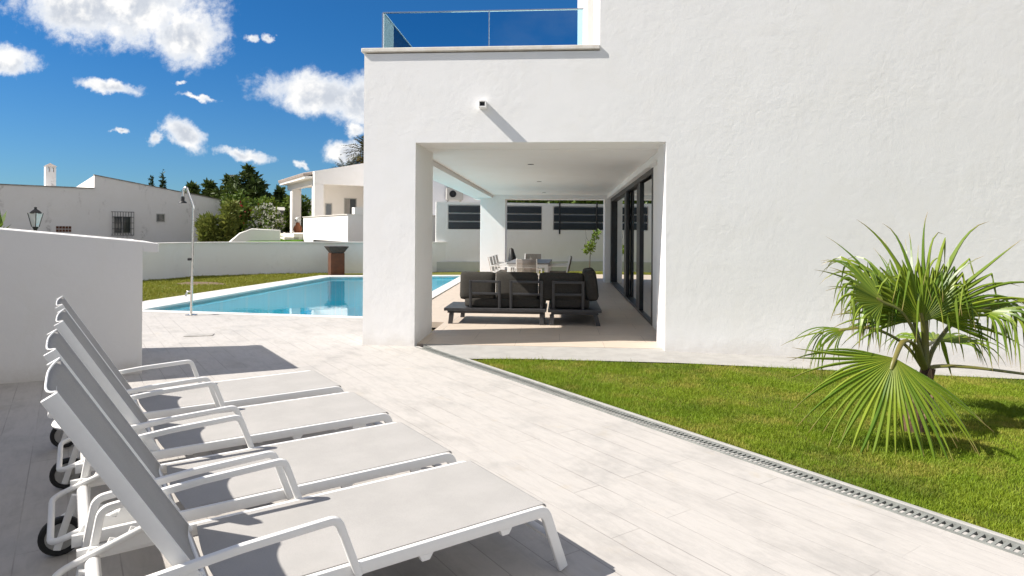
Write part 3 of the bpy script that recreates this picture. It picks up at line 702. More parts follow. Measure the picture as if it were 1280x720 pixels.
# ------------------------------------------------------------------ sun loungers
def make_lounger(label):
    r = empty('sun_lounger', label, 'sun lounger', (0, 0, 0), 0, 'white framed sun loungers in a row')
    wm = M_['white_metal']; hw = .3375; S = Vector((0, 1, 0))
    bm = BM()
    for y in (-hw, hw):
        p = fillet([(-.095, y, .012), (.012, y, .296), (1.74, y, .296)], .038, 6); sweep(bm, p, rrect(.025, .05, .007), S)
    tube(bm, [(.06, -hw, .285), (.06, hw, .285)], .014, 10, Vector((0, 0, 1)))
    tube(bm, [(1.36, -hw, .285), (1.36, hw, .285)], .014, 10, Vector((0, 0, 1)))
    tube(bm, [(1.69, -hw, .285), (1.69, hw, .285)], .026, 14, Vector((0, 0, 1)))
    sweep(bm, [(-.028, -hw+.01, .17), (-.028, hw-.01, .17)], rrect(.018, .035, .005), Vector((.35, 0, .94)))
    for s in (.35, .82, 1.20): sweep(bm, [(s, -hw+.01, .272), (s, hw-.01, .272)], rrect(.03, .02, .004), Vector((1, 0, 0)))
    build('frame', bm, wm, r, smooth=40)
    for y in (-hw+.004, hw-.004):                                  # small moulded stacking feet under the rails
        for s in (.22, .60):
            bm = BM(); prism_xz(bm, [(s-.03, .272), (s+.035, .272), (s+.022, .245), (s-.012, .245)], y-.012, y+.012); build('stacking_foot', bm, wm, r, bevel=.003)
    bm = BM(); nx, ny = 24, 8                                       # seat sling
    P = []
    for i in range(nx+1):
        t = i/nx; x = .012 + 1.315*t
        row_ = []
        for j in range(ny+1):
            q = j/ny; y = (-hw+.016) + (2*hw-.032)*q; sag = .004*math.sin(PI*q)*math.sin(PI*min(1, max(0, .02+t*.96)))
            xx = x + (.02*math.sin(PI*q) if i == nx else 0)
            if i < 3: xx = (-.012, -.004, .006)[i]
            row_.append(bm.verts.new((xx, y, (.304, .3165, .3203)[i]-sag*.2*(i == 2) if i < 3 else .3205-sag)))
        P.append(row_)
    for i in range(nx):
        for j in range(ny): bm.faces.new((P[i][j], P[i+1][j], P[i+1][j+1], P[i][j+1]))
    so = build('seat_sling', bm, M_['sling'], r); sm = so.modifiers.new('thickness', 'SOLIDIFY'); sm.thickness = .004; sm.offset = -1
    # backrest
    a0, a1 = Vector((1.365, 0, .30)), Vector((1.815, 0, 1.055)); ax = (a1-a0).normalized(); nrm = Vector((-ax.z, 0, ax.x)) # towards the sitter
    bm = BM(); bh = hw-.032
    for y in (-bh, bh): sweep(bm, [(a0.x, y, a0.z), (a1.x, y, a1.z)], rrect(.025, .046, .006), S)
    tube(bm, [(a0.x+.01, -bh, a0.z+.02), (a0.x+.01, bh, a0.z+.02)], .012, 8, Vector((0, 0, 1)))
    bt = a1 - ax*.05 - nrm*.022
    tube(bm, [(bt.x, -bh, bt.z), (bt.x, bh, bt.z)], .010, 8, Vector((0, 0, 1)))
    build('backrest_frame', bm, wm, r, smooth=40)
    bm = BM(); P = []
    Ls = (a1-a0).length
    for i in range(nx+1):
        t = i/nx; row_ = []
        for j in range(ny*2+1):
            q = j/(ny*2); y = (-bh+.014) + (2*bh-.028)*q; sag = .036*(1-(2*q-1)**4)*(.55+.45*t)
            p = a0 + ax*(.03+(Ls-.032)*t) + nrm*(.020-sag); row_.append(bm.verts.new((p.x, y, p.z)))
        P.append(row_)
    for i in range(nx):
        for j in range(ny*2): bm.faces.new((P[i][j], P[i+1][j], P[i+1][j+1], P[i][j+1]))
    so = build('backrest_sling', bm, M_['sling'], r, smooth=60); sm = so.modifiers.new('thickness', 'SOLIDIFY'); sm.thickness = .005; sm.offset = 0
    bm = BM()                                                       # white hem along the top of the back sling
    tube(bm, [P_ for P_ in [tuple(a0 + ax*(Ls-.001) + nrm*(.020-.036*(1-(2*q/16-1)**4)) + Vector((0, (-bh+.014)+(2*bh-.028)*q/16, 0))) for q in range(17)]], .0042, 6, Vector((0, 0, 1)))
    build('sling_hem', bm, wm, r, smooth=60)
    for y in (-hw-.013, hw+.013):                                   # armrests run back and down into the rear legs
        bm = BM()
        p = fillet([(.885, y, .275), (.965, y, .503), (1.30, y, .487), (1.66, y, .452), (1.735, y, .015)], .032, 6)
        sweep(bm, p, rrect(.027, .030, .007), S); build('armrest', bm, wm, r, smooth=40)
    bm = BM()                                                       # recliner loop
    p = fillet([(1.44, -.285, .40), (1.81, -.275, .275), (1.81, .275, .275), (1.44, .285, .40)], .06, 5)
    tube(bm, p, .013, 10, Vector((.3, .1, .95))); build('recliner_loop', bm, wm, r, smooth=50)
    for y in (-.292, .292):
        bm = BM(); prism_xz(bm, [(1.40, .30), (1.72, .30), (1.70, .335), (1.655, .318), (1.635, .36), (1.585, .34), (1.565, .385), (1.515, .362), (1.49, .41), (1.40, .42)], y-.004, y+.004)
        build('ratchet_plate', bm, wm, r, bevel=.002)
    for y in (-.27,):
        bm = BM(); lathe(bm, [(.064, -.016), (.082, -.018), (.090, -.009), (.090, .009), (.082, .018), (.064, .016), (.064, -.016)], (1.775, y, .090), 28, 'Y')
        wh = build('wheel', bm, M_['black'], r, smooth=40)
        bm = BM(); lathe(bm, [(.0, -.012), (.02, -.02), (.03, -.010), (.0638, -.012), (.0638, .012), (.03, .010), (.02, .02), (0, .012)], (1.775, y, .090), 24, 'Y'); build('wheel_hub', bm, simple('grey_hub', (.36, .35, .33), .6), wh, smooth=40)
        bm = BM(); sweep(bm, [(1.72, y+.055, .29), (1.79, y+.055, .05)], rrect(.022, .03, .005), S); build('wheel_bracket', bm, wm, r, smooth=40)
    return r
L_LABELS = ['white framed sun lounger with grey sling nearest the camera, lowest in the photo',
            'second white framed grey sun lounger from the camera, just behind the nearest one',
            'third white framed grey sun lounger from the camera, second from the low white wall',
            'white framed grey sun lounger farthest from the camera, closest to the low white wall']
L_POS = [(-.265, 3.14), (-.805, 3.78), (-1.355, 4.495), (-1.925, 5.18)]
L_ROT = [0, .006, -.006, .004]
first = None
for (x, y), lb, dr_ in zip(L_POS, L_LABELS, L_ROT):
    o = first = make_lounger(lb) if first is None else first
    if o is first and o.location.length > 0: o = copy_tree(first); o['label'] = lb
    o.location = (x, y, 0); o.rotation_euler = (0, 0, math.radians(218.95)+dr_)
# little white round table behind the backrests
t = empty('side_table', 'small round white side table tucked behind the lounger backrests', 'side table', (-2.535, 3.265, 0))
bm = BM(); lathe(bm, [(0, .50), (.14, .50), (.15, .505), (.155, .515), (.15, .525), (.14, .53), (0, .53)], n=36); build('table_top', bm, M_['white_metal'], t, smooth=40)
bm = BM(); lathe(bm, [(.02, .0), (.02, .499)], n=16); build('table_leg', bm, M_['white_metal'], t, smooth=40)
bm = BM(); lathe(bm, [(0, .0), (.12, .0), (.12, .012), (0.021, .018)], n=30); build('table_foot', bm, M_['white_metal'], t, smooth=40)

# ------------------------------------------------------------------ outdoor shower, fire bowl, deck cover
sh = empty('garden_shower', 'slim stainless steel garden shower pole with a hooked head at the pool edge', 'shower', (-6.55, 10.95, 0))
bm = BM(); tube(bm, fillet([(0, 0, .012), (.03, 0, 1.93), (-.075, 0, 2.20), (-.10, 0, 2.285), (-.155, 0, 2.26), (-.165, 0, 2.12)], .05, 5), .021, 14); build('pole', bm, M_['steel'], sh, smooth=50)
bm = BM(); lathe(bm, [(.026, .12), (.03, .10), (.03, .04), (.065, .015), (.07, 0.0), (0, 0)], (-.17, 0, 2.0), 20); build('shower_head', bm, M_['black'], sh, smooth=40)
bm = BM(); lathe(bm, [(0, .0), (.10, .0), (.10, .012), (.03, .02), (.024, .03)], n=24); build('base_plate', bm, M_['steel'], sh, smooth=40)
bm = BM(); tube(bm, [(.012, -.01, 1.0), (-.05, -.03, 1.0)], .024, 12, Vector((0, 0, 1))); build('valve', bm, M_['black'], sh, smooth=40)
bm = BM(); tube(bm, fillet([(.01, 0, .42), (-.06, -.02, .43), (-.085, -.03, .34)], .03, 4), .016, 10, Vector((0, 1, .2))); build('foot_tap', bm, M_['steel'], sh, smooth=40)
fb = empty('fire_bowl', 'dark flared fire bowl on rusted square steel pedestal by the pool', 'fire bowl', (-7.58, 21.25, 0), .56)
bm = BM(); box(bm, -.23, .23, -.23, .23, 0, .74); build('pedestal', bm, M_['corten'], fb, bevel=.006)
bm = BM(); hexa(bm, [(-.2, -.2, .742), (.2, -.2, .742), (.2, .2, .742), (-.2, .2, .742), (-.34, -.34, .955), (.34, -.34, .955), (.34, .34, .955), (-.34, .34, .955)])
box(bm, -.34, .34, -.34, .34, .955, .972); bmesh.ops.remove_doubles(bm, verts=bm.verts, dist=1e-4); build('bowl', bm, M_['bowl'], fb)
bm = BM(); box(bm, -.19, .19, -.09, .09, .001, .009); o = build('drain_cover', bm, simple('pale_metal_cover', (.42, .40, .37), .6, var=.3, vscale=12), None, bevel=.002)
o.location = (-5.2, 8.9, 0); o.rotation_euler = (0, 0, .35); tag(o, 'small flat metal cover set in the pale deck near the shower', 'drain cover')

# ------------------------------------------------------------------ portico furniture
def cushion(bm, x0, x1, y0, y1, z0, z1, T=None, r=.06, puff=.03):
    nx_, ny_, nz_ = 10, 6, 8
    tmp = bmesh.new(); bmesh.ops.create_cube(tmp, size=1); bmesh.ops.subdivide_edges(tmp, edges=tmp.edges, cuts=7, use_grid_fill=True)
    c = Vector(((x0+x1)/2, (y0+y1)/2, (z0+z1)/2)); hx = Vector(((x1-x0)/2, (y1-y0)/2, (z1-z0)/2))
    mp = {}
    for v_ in tmp.verts:
        q = v_.co*2; p = Vector((q.x*hx.x, q.y*hx.y, q.z*hx.z))
        inner = Vector((max(-hx.x+r, min(hx.x-r, p.x)), max(-hx.y+r, min(hx.y-r, p.y)), max(-hx.z+r, min(hx.z-r, p.z))))
        d_ = p-inner
        if d_.length > 1e-6: p = inner + d_.normalized()*min(r, d_.length)
        thin = min(range(3), key=lambda i: hx[i]); oth = [i for i in range(3) if i != thin]
        p[thin] += math.copysign(puff*(1-q[oth[0]]**2)*(1-q[oth[1]]**2), q[thin]) if abs(q[thin]) > .99 else 0
        p += c
        if T: p = T @ p
        mp[v_] = bm.verts.new(p)
    for f in tmp.faces: bm.faces.new([mp[v_] for v_ in f.verts])
    tmp.free()
def back_cushion(name, x0, x1, root, y=0.10, tilt=-.16, z0=.40, z1=.865):
    bm = BM(); T = Matrix.Translation((0, y, z0)) @ Matrix.Rotation(tilt, 4, 'X')
    cushion(bm, x0, x1, 0.0, .19, 0, z1-z0, T, .05, .014); return build(name, bm, M_['sofa_fabric'], root, smooth=80)
def back_frame(x0, x1, root, y=.06):
    bm = BM(); pr = rrect(.045, .03, .005); Y = Vector((0, 1, 0))
    y1 = y - .02
    for x in (x0+.0225, x1-.0225): sweep(bm, [(x, y+.02, .262), (x, y1, .72)], rrect(.03, .045, .005), Y)
    for z in (.70, .50): 
        yy = y+.02 + (y1-y-.02)*(z-.262)/.458
        sweep(bm, [(x0+.045, yy, z), (x1-.045, yy, z)], rrect(.028, .038, .005), Y)
    return build('back_frame', bm, M_['sofa_metal'], root, smooth=40)
def sofa(name, label, x0, x1, y1, legs, split=None):
    r = empty(name, label, 'sofa', (0, 10.42, 0.006), 0, 'dark corner sofa modules')
    bm = BM(); box(bm, x0, x1, 0, y1, .215, .262); box(bm, x0+.05, x1-.05, .05, y1-.05, .175, .214); build('platform', bm, M_['sofa_metal'], r, bevel=.005)
    for (x, y, lean) in legs:
        bm = BM(); vs_ = []
        for zz, s in ((0, 1), (.176, 0)):
            for a, b in ((-.035, -.035), (.035, -.035), (.035, .035), (-.035, .035)): vs_.append((x+a+lean*s, y+b, zz))
        hexa(bm, vs_); build('leg', bm, M_['sofa_metal'], r, bevel=.004)
    return r
sa = sofa('sofa_module', 'wider dark grey sofa module on the left with an empty platform end', -1.90, -.215, .92, ((-1.78, .06, -.02), (-1.70, .85, -.02), (-.29, .06, 0), (-.29, .85, 0)))
back_cushion('back_cushion', -1.66, -1.075, sa); back_cushion('back_cushion', -1.06, -.36, sa)
back_frame(-1.49, -.965, sa); back_frame(-.82, -.275, sa)
bm = BM(); cushion(bm, -1.58, -.235, .10, .86, .265, .43, None, .05, .015); build('seat_cushion', bm, M_['sofa_fabric'], sa, smooth=80)
sb = sofa('sofa_module', 'longer dark grey corner sofa module on the right with a side back cushion', -.19, .68, 2.4, ((-.125, .06, 0), (.58, .06, .05), (-.125, 2.3, 0), (.58, 2.3, .05)))
back_cushion('back_cushion', -.345, .39, sb, y=.11); back_frame(-.125, .40, sb)
bm = BM(); cushion(bm, -.165, .50, .12, 2.3, .265, .43, None, .05, .015); build('seat_cushion', bm, M_['sofa_fabric'], sb, smooth=80)
for k in range(1):
    bm = BM(); T = Matrix.Translation((.645, .12+k*.8, .42)) @ Matrix.Rotation(-.13, 4, 'Y') @ Matrix.Rotation(PI/2, 4, 'Z')
    cushion(bm, 0, .78, 0, .20, -.02, .50, T, .06, .02); build('side_cushion', bm, M_['sofa_fabric'], sb, smooth=80)
# dining set
dt = empty('dining_table', 'pale outdoor dining table with a grey top under the far end of the portico', 'dining table', (-.76, 16.7, .006), -.03)
bm = BM(); box(bm, -.52, .52, -1.0, 1.0, .715, .75); build('table_top', bm, M_['table_top'], dt, bevel=.004)
bm = BM(); box(bm, -.50, .50, -.98, -.94, .63, .714); box(bm, -.50, .50, .94, .98, .63, .714); box(bm, -.50, -.46, -.94, .94, .63, .714); box(bm, .46, .50, -.94, .94, .63, .714); build('apron_frame', bm, M_['white_metal'], dt)
for sx in (-1, 1):
    for sy in (-1, 1):
        bm = BM(); box(bm, sx*.46-.045, sx*.46+.045, sy*.94-.045, sy*.94+.045, 0, .629); build('leg', bm, M_['white_metal'], dt, bevel=.004)
def make_chair(label):
    r = empty('dining_chair', label, 'chair', (0, 0, 0), 0, 'rope dining chairs round the outdoor table')
    bm = BM(); box(bm, -.24, .24, -.24, .22, .42, .46); build('seat', bm, M_['rope'], r, bevel=.012)
    for sx in (-1, 1):
        for yy, top, ln in ((.22, .42, .02), (-.24, .88, -.10)):
            bm = BM(); sweep(bm, [(sx*.245, yy, 0), (sx*.245, yy, .43)] + ([(sx*.235, yy+ln, top)] if top > .5 else []), rrect(.026, .026, .005), Vector((1, 0, 0))); build('leg', bm, M_['white_metal'], r)
        bm = BM(); sweep(bm, fillet([(sx*.255, .22, .42), (sx*.265, .20, .64), (sx*.255, -.28, .66)], .05, 4), rrect(.024, .024, .005), Vector((1, 0, 0))); build('armrest', bm, M_['white_metal'], r)
    bm = BM()
    for z in [.52+.028*i for i in range(13)]:
        y = -.245 - .10*(z-.43)/.45
        sweep(bm, [(-.235, y, z), (-.1, y-.045, z), (.1, y-.045, z), (.235, y, z)], rrect(.012, .022, .004, 1), Vector((0, 1, 0)))
    build('backrest', bm, M_['rope'], r)
    return r
spots = [((-.78, 15.35), 0, 'rope dining chair at the near end of the table, its back to the camera'), ((-.76, 18.05), PI, 'rope dining chair at the far end of the table facing the camera'),
         ((-1.42, 16.1), -PI/2, 'nearest rope dining chair on the left side of the table'), ((-1.41, 16.72), -PI/2, 'middle rope dining chair on the left side of the table'), ((-1.40, 17.34), -PI/2, 'farthest rope dining chair on the left side of the table'),
         ((-.08, 16.35), PI/2, 'near rope dining chair on the right side of the table'), ((-.07, 17.1), PI/2, 'far rope dining chair on the right side of the table')]
c0 = None
for (x, y), rz, lb in spots:
    if c0 is None: c0 = make_chair(lb); c = c0
    else: c = copy_tree(c0); c['label'] = lb
    c.location = (x, y, .006); c.rotation_euler = (0, 0, rz)
pb = empty('dark_bundle', 'black folded cloth bundle standing upright behind the left dining chairs', 'bundle', (-1.38, 18.2, .006))  # unidentified dark shape, modelled as an upright bundle on a base
bm = BM(); lathe(bm, [(.0, .10), (.10, .12), (.16, .35), (.13, .75), (.05, 1.02), (0, 1.05)], n=9)
for v_ in bm.verts: v_.co.x += .18*(1.0-v_.co.z)*.6; v_.co.x *= 1+.12*math.sin(v_.co.z*14)
build('cloth', bm, M_['black'], pb, smooth=50)
bm = BM(); lathe(bm, [(.2, 0), (.2, .05), (.03, .08), (.03, .11)], n=18); build('base', bm, M_['dark_metal'], pb)

# ------------------------------------------------------------------ foliage helpers
def leaf_cloud(name, blobs, n, size, mat, parent, seed, shell=.55, aspect=1.7, droop=0.0, up=0.0):
    """leaf-sized faces spread through overlapping lumps: (cx,cy,cz,rx,ry,rz)"""
    rg = random.Random(seed); V = []; Fc = []; tot = sum(b[3]*b[4]*b[5] for b in blobs)**(1) or 1
    wts = [(b[3]*b[4]*b[5])**.67 for b in blobs]; sm = sum(wts)
    for b, wt in zip(blobs, wts):
        for _ in range(int(n*wt/sm)):
            d_ = Vector((rg.gauss(0, 1), rg.gauss(0, 1), rg.gauss(0, 1))).normalized(); rr = shell + (1-shell)*rg.random()**.6
            if rg.random() < .06: rr *= rg.uniform(1.0, 1.18)
            p = Vector((b[0]+d_.x*b[3]*rr, b[1]+d_.y*b[4]*rr, b[2]+d_.z*b[5]*rr))
            t1 = Vector((rg.gauss(0, 1), rg.gauss(0, 1), rg.gauss(0, 1)-droop+up)).normalized()+d_*.5; t1.normalize()
            t2 = t1.cross(Vector((rg.gauss(0, 1), rg.gauss(0, 1), rg.gauss(0, 1)))).normalized()
            s = size*rg.uniform(.55, 1.35); i = len(V)
            V += [p-t2*s*.25, p+t1*s*aspect*.45-t2*s*.45, p+t1*s*aspect, p+t1*s*aspect*.45+t2*s*.45]
            Fc.append((i, i+1, i+2, i+3))
    me = bpy.data.meshes.new(name); me.from_pydata([tuple(v_) for v_ in V], [], Fc); me.update()
    return link_mesh(name, me, mat, parent)
def conifer_blobs(h, r, seed, base=.12, tiers=9):
    rg = random.Random(seed); B = []
    for t in range(tiers):
        f = base + (1-base)*t/(tiers-1); rad = r*(1-f)**.55 * rg.uniform(.7, 1.1)
        k = max(2, int(7*(1-f)+2)); a0 = rg.uniform(0, 6)
        for i in range(k):
            a = a0 + 2*PI*i/k + rg.uniform(-.3, .3); rr = rad*rg.uniform(.45, .95); s = max(.16, rad*rg.uniform(.28, .46))
            B.append((math.cos(a)*rr, math.sin(a)*rr, h*f + rg.uniform(-.1, .2)*s, s*1.15, s*1.15, s*.75))
    B.append((0, 0, h*.97, r*.07, r*.07, h*.06)); return B
def round_blobs(rx, ry, h, k, seed, z0=.1):
    rg = random.Random(seed); B = []
    for i in range(k):
        a = rg.uniform(0, 2*PI); q = math.sqrt(rg.random())*.75; z = h*(z0+(1-z0)*rg.random()**.8*.85)
        sh_ = 1-.45*abs(z/h-.45); s = rg.uniform(.24, .42)
        B.append((math.cos(a)*q*rx*sh_, math.sin(a)*q*ry*sh_, z, rx*s, ry*s, h*s*.55))
    return B
def trunk(root, h, r, mat=None, lean=0.0, limbs=5, seed=1):
    rg = random.Random(seed); bm = BM()
    tube(bm, [(0, 0, -.2), (lean*.3, 0, h*.4), (lean, 0, h)], r, 10, scale=[1.15, .8, .25])
    for i in range(limbs):
        z = h*rg.uniform(.3, .8); a = rg.uniform(0, 2*PI); l = h*rg.uniform(.15, .3)
        tube(bm, [(lean*z/h, 0, z), (lean*z/h+math.cos(a)*l*.5, math.sin(a)*l*.5, z+l*.3), (lean*z/h+math.cos(a)*l, math.sin(a)*l, z+l*.7)], r*.4, 6, scale=[1, .7, .2])
    return build('trunk', bm, mat or M_['bark'], root, smooth=50)
def tree(name, label, cat, loc, blobs, n, size, mat, h, r, group=None, seed=1, **k):
    t_ = empty(name, label, cat, loc, 0, group); trunk(t_, h*.85, r, seed=seed); leaf_cloud('crown', blobs, n, size, mat, t_, seed, **k); return t_
TZ = .68
CG = 'dark conifers behind the neighbouring garden'
for i, (x, y, h, r, lb) in enumerate([(-25.3, 42.3, 3.75, 1.0, 'small narrow dark conifer just right of the left house roof'), (-24.35, 42.8, 3.95, 1.15, 'second narrow dark conifer from the left house roof'),
        (-22.75, 42.4, 4.35, 2.0, 'medium dark conifer left of the tallest one'), (-21.2, 42.2, 5.05, 2.75, 'tallest broad dark conifer with a pointed top'), (-19.5, 43.2, 3.6, 2.0, 'lower rounded dark conifer left of the villa porch')]):
    tree('conifer_tree', lb, 'conifer', (x, y, TZ-.2), conifer_blobs(h+.10, r, 20+i), int(8200*r+3000), .19, M_['conifer'], h, .13, CG, 30+i, shell=.35, aspect=2.2)
for i, (x, y, h, lb) in enumerate([(-38.25, 57.3, 5.55, 'left of two slim dark cypress tips above the left house roof'), (-37.2, 57.4, 5.95, 'right and taller of two slim dark cypress tips above the left house roof')]):
    B = [(0, 0, h*f, .34*(1-f)**.6+.05, .34*(1-f)**.6+.05, h*.09) for f in [.1+.9*k/11 for k in range(12)]]
    tree('cypress_tree', lb, 'cypress', (x, y, TZ-.1), B, 1500, .14, M_['cypress'], h, .12, 'distant cypresses', 50+i, shell=.4, aspect=2, up=1.2)
def bush(name, label, cat, loc, rx, ry, h, n, size, mat, seed, k=16, flowers=None, **kw):
    b = empty(name, label, cat, loc)
    bm = BM(); rg = random.Random(seed)
    for i in range(6):
        a = rg.uniform(0, 2*PI); l = rx*.6; tube(bm, [(0, 0, -.1), (math.cos(a)*l*.3, math.sin(a)*l*.3, h*.35), (math.cos(a)*l, math.sin(a)*l, h*.75)], .03, 6, scale=[1, .7, .3])
    build('stem', bm, M_['bark'], b, smooth=50)
    B = round_blobs(rx, ry, h, k, seed); leaf_cloud('foliage', B, n, size, mat, b, seed, **kw)
    if flowers:
        B2 = [(c[0], c[1], c[2], c[3]*1.04, c[4]*1.04, c[5]*1.06) for c in B if c[2] > h*flowers[3]]
        leaf_cloud('blossom', B2, flowers[1], flowers[2], flowers[0], b, seed+1, shell=.92, aspect=1.1)
    return b
bush('shrub', 'feathery olive green shrub on the left, rising above the curved wall by the shower', 'shrub', (-18.55, 32.6, TZ-.1), .62, .6, 1.75, 2600, .095, M_['willow'], 61, 18, shell=.3, aspect=3, up=.8)
bush('shrub', 'narrow olive green shrub right beside the feathery one behind the curved wall', 'shrub', (-17.65, 32.9, TZ-.1), .52, .6, 2.35, 2400, .10, M_['willow'], 62, 16, shell=.3, aspect=2.8, up=.6)
bush('oleander_bush', 'white flowering bush beside the grey shed', 'bush', (-16.0, 33.6, TZ-.1), .95, .8, 2.15, 2800, .13, M_['broad'], 63, 22, (M_['petal'], 1700, .15, .25))
bush('shrub', 'taller mid green bush behind the white flowering bush', 'shrub', (-17.2, 36.2, TZ-.1), .95, .8, 2.8, 2600, .15, M_['broad'], 64, 20)
bush('shrub', 'dark green bush with a few red blossoms behind the narrow olive shrub', 'shrub', (-18.1, 35.4, TZ-.1), .9, .9, 2.5, 2600, .13, M_['hedge'], 65, 20, (M_['red_petal'], 150, .16, .4))
bush('shrub', 'yellowish green bush under the tallest conifer', 'shrub', (-20.6, 39.0, TZ-.1), 1.2, 1.0, 3.2, 3000, .16, M_['hedge'], 66, 20)
bush('shrub', 'rounded green bush between the conifers and the villa porch', 'shrub', (-17.6, 41.0, TZ-.1), 1.3, 1.0, 3.1, 3000, .16, M_['hedge'], 67, 20)
bush('shrub', 'low green bush showing through the villa porch', 'shrub', (-14.7, 38.6, TZ-.1), 1.0, .9, 2.4, 2200, .15, M_['hedge'], 68, 18)
# clipped hedge above the slatted wall
hd = empty('hedge', 'clipped green hedge showing above the slatted garden wall', 'hedge', (-.3, 27.5, .86), .15)
rgH = random.Random(8)
leaf_cloud('foliage', [(x*.35, 0, 1.2, .38, .45, 1.35) for x in range(-6, 12)], 30000, .10, M_['hedge'], hd, 70, shell=.6)
bm = BM(); [tube(bm, [(x*.7, 0, -.1), (x*.7, 0, 1.2)], .03, 6) for x in range(-2, 4)]; build('stems', bm, M_['bark'], hd)
# sapling
sp2 = empty('sapling', 'young thin tree with a few yellow green leaves in front of the slatted wall', 'sapling', (1.07, 23.2, 0))
bm = BM(); tube(bm, [(0, 0, -.05), (.01, 0, .6), (.03, 0, .95), (.16, 0, 1.35), (.22, 0, 1.5)], .018, 8, scale=[1, .8, .6, .4, .2])
for a, z, l in ((2.6, .9, .35), (.4, 1.0, .3), (2.2, 1.1, .5), (-.6, .92, .2), (3.4, .8, .3)): tube(bm, [(.02, 0, z), (.02+math.cos(a)*l*.5, .05, z+l*.4), (.02+math.cos(a)*l*.6, .1, z+l)], .008, 5, scale=[1, .7, .3])
build('trunk', bm, M_['bark'], sp2)
leaf_cloud('crown', [(0, 0, .92, .22, .15, .14), (.12, 0, 1.1, .15, .12, .14), (.2, 0, 1.35, .14, .12, .14), (.27, 0, 1.5, .10, .1, .07), (-.1, 0, .85, .1, .1, .08)], 230, .075, M_['broad'], sp2, 72, shell=.1)

# ------------------------------------------------------------------ fan palm in the lawn
PB = Vector((2.87, 5.38, -.035))
palm = empty('fan_palm', 'young fan palm with drooping split fronds standing in the lawn', 'palm', PB)
bm = BM(); rgp = random.Random(4)
tube(bm, [(-.03, 0, -.05), (-.02, 0, .06), (.0, 0, .16), (.05, 0, .34), (.09, 0, .50)], .075, 16, scale=[1.2, 1.15, .85, .72, .6])
for v_ in bm.verts: v_.co += Vector((rgp.uniform(-1, 1), rgp.uniform(-1, 1), rgp.uniform(-1, 1)))*.009
build('trunk', bm, M_['palm_bark'], palm, smooth=60)
bm = BM()
for i in range(15):       # old leaf-base stubs
    a = rgp.uniform(0, 2*PI); z = rgp.uniform(.03, .40); r0 = .075*(1.05-.5*z/.5); cx = -.02+.2*z
    tube(bm, [(cx+math.cos(a)*r0*.8, math.sin(a)*r0*.8, z), (cx+math.cos(a)*r0*1.25, math.sin(a)*r0*1.25, z+.05), (cx+math.cos(a)*r0*1.4, math.sin(a)*r0*1.4, z+rgp.uniform(.08, .13))], .022, 6, scale=[1, .9, .35])
build('leaf_stubs', bm, M_['cut_base'], palm)
CROWN = Vector((.07, .0, .46))
def frond(hub, a, nrm, R, spread, droop, path, seed, nseg=38, split=.5, broken=.12, curve=.0, fold=.16, wf=.78):
    """one costapalmate leaf: petiole tube + folded segments joined near the hub and split beyond"""
    rg = random.Random(seed)
    hub = Vector(hub)-PB; a = Vector(a).normalized(); nrm = Vector(nrm); nrm = (nrm - a*nrm.dot(a)).normalized(); b = nrm.cross(a)
    bm = BM(); lay = bm.verts.layers.float.new('along'); dth = 2*spread/nseg; NS = 11
    for s in range(nseg):
        th = -spread + dth*(s+.5); Rs = R*(1-.28*(abs(th)/spread)**2.2)*rg.uniform(.80, 1.07)
        cut = split*rg.uniform(.9, 1.12); tw = rg.uniform(-.12, .12); wk = max(cut+.04, .52); brk = rg.random() < broken; bk = rg.uniform(.45, .75); dk = droop*rg.uniform(.1, 1.9)
        side_sway = rg.uniform(-.22, .22)
        pl = []; pos = None; prev = None
        dirc = a*math.cos(th) + b*math.sin(th); tang = -a*math.sin(th) + b*math.cos(th)
        pts_ = []; g_dir = dirc.copy(); p = hub.copy()
        for i in range(NS+1):
            f = i/NS; r = Rs*f
            if i:
                d_ = dirc - nrm*curve*f
                free = max(0, f-cut)/(1-cut)
                d_ = d_ + Vector((0, 0, -1))*dk*free**1.3*2.2 + tang*side_sway*free
                if brk and f > bk: d_ = dirc*.12 + Vector((0, 0, -1.0)) + tang*side_sway + nrm*.16*(1-f)
                p = p + d_.normalized()*(Rs/NS)
            pts_.append(p.copy())
        vs_ = []
        for i, p in enumerate(pts_):
            f = i/NS; r = Rs*f
            full = 2*math.tan(dth/2)*max(r, .012)
            if f <= cut: wd = full*1.01
            elif f <= wk: wd = full*(1-(1-wf)*(f-cut)/(wk-cut))
            else: wd = 2*math.tan(dth/2)*Rs*wk*wf*(1-((f-wk)/(1-wk))**1.15)+.0012
            t_ = (pts_[min(i+1, NS)]-pts_[max(i-1, 0)]).normalized()
            ta = (tang - t_*tang.dot(t_)).normalized(); nn_ = t_.cross(ta)
            if nn_.dot(nrm) < 0: nn_ = -nn_
            tr_ = tw*max(0, f-cut)*3; ta2 = ta*math.cos(tr_)+nn_*math.sin(tr_)
            fo = nn_*wd*fold*(1 if f <= cut else 1.4)
            tri = (p-ta2*wd/2-fo, p+fo, p+ta2*wd/2-fo); tv = []
            for q in tri: v_ = bm.verts.new(q); v_[lay] = f; tv.append(v_)
            vs_.append(tv)
        for i in range(NS):
            for k in (0, 1): bm.faces.new((vs_[i][k], vs_[i][k+1], vs_[i+1][k+1], vs_[i+1][k]))
    me = bpy.data.meshes.new('frond'); bm.to_mesh(me); bm.free()
    fo_ = link_mesh('frond', me, M_['palm'], palm)
    bm = BM(); P = [CROWN]+[Vector(q)-PB for q in path]+[hub, hub+a*R*.10]
    Q = smooth3(P, 6); n_ = len(Q); sweep(bm, Q, [(x*1.5, y*.8) for x, y in circ(.0125, 8)], (b*1.0).normalized(), False, [1.5-.9*i/(n_-1) for i in range(n_)])
    build('petiole', bm, M_['petiole'], fo_, smooth=60)
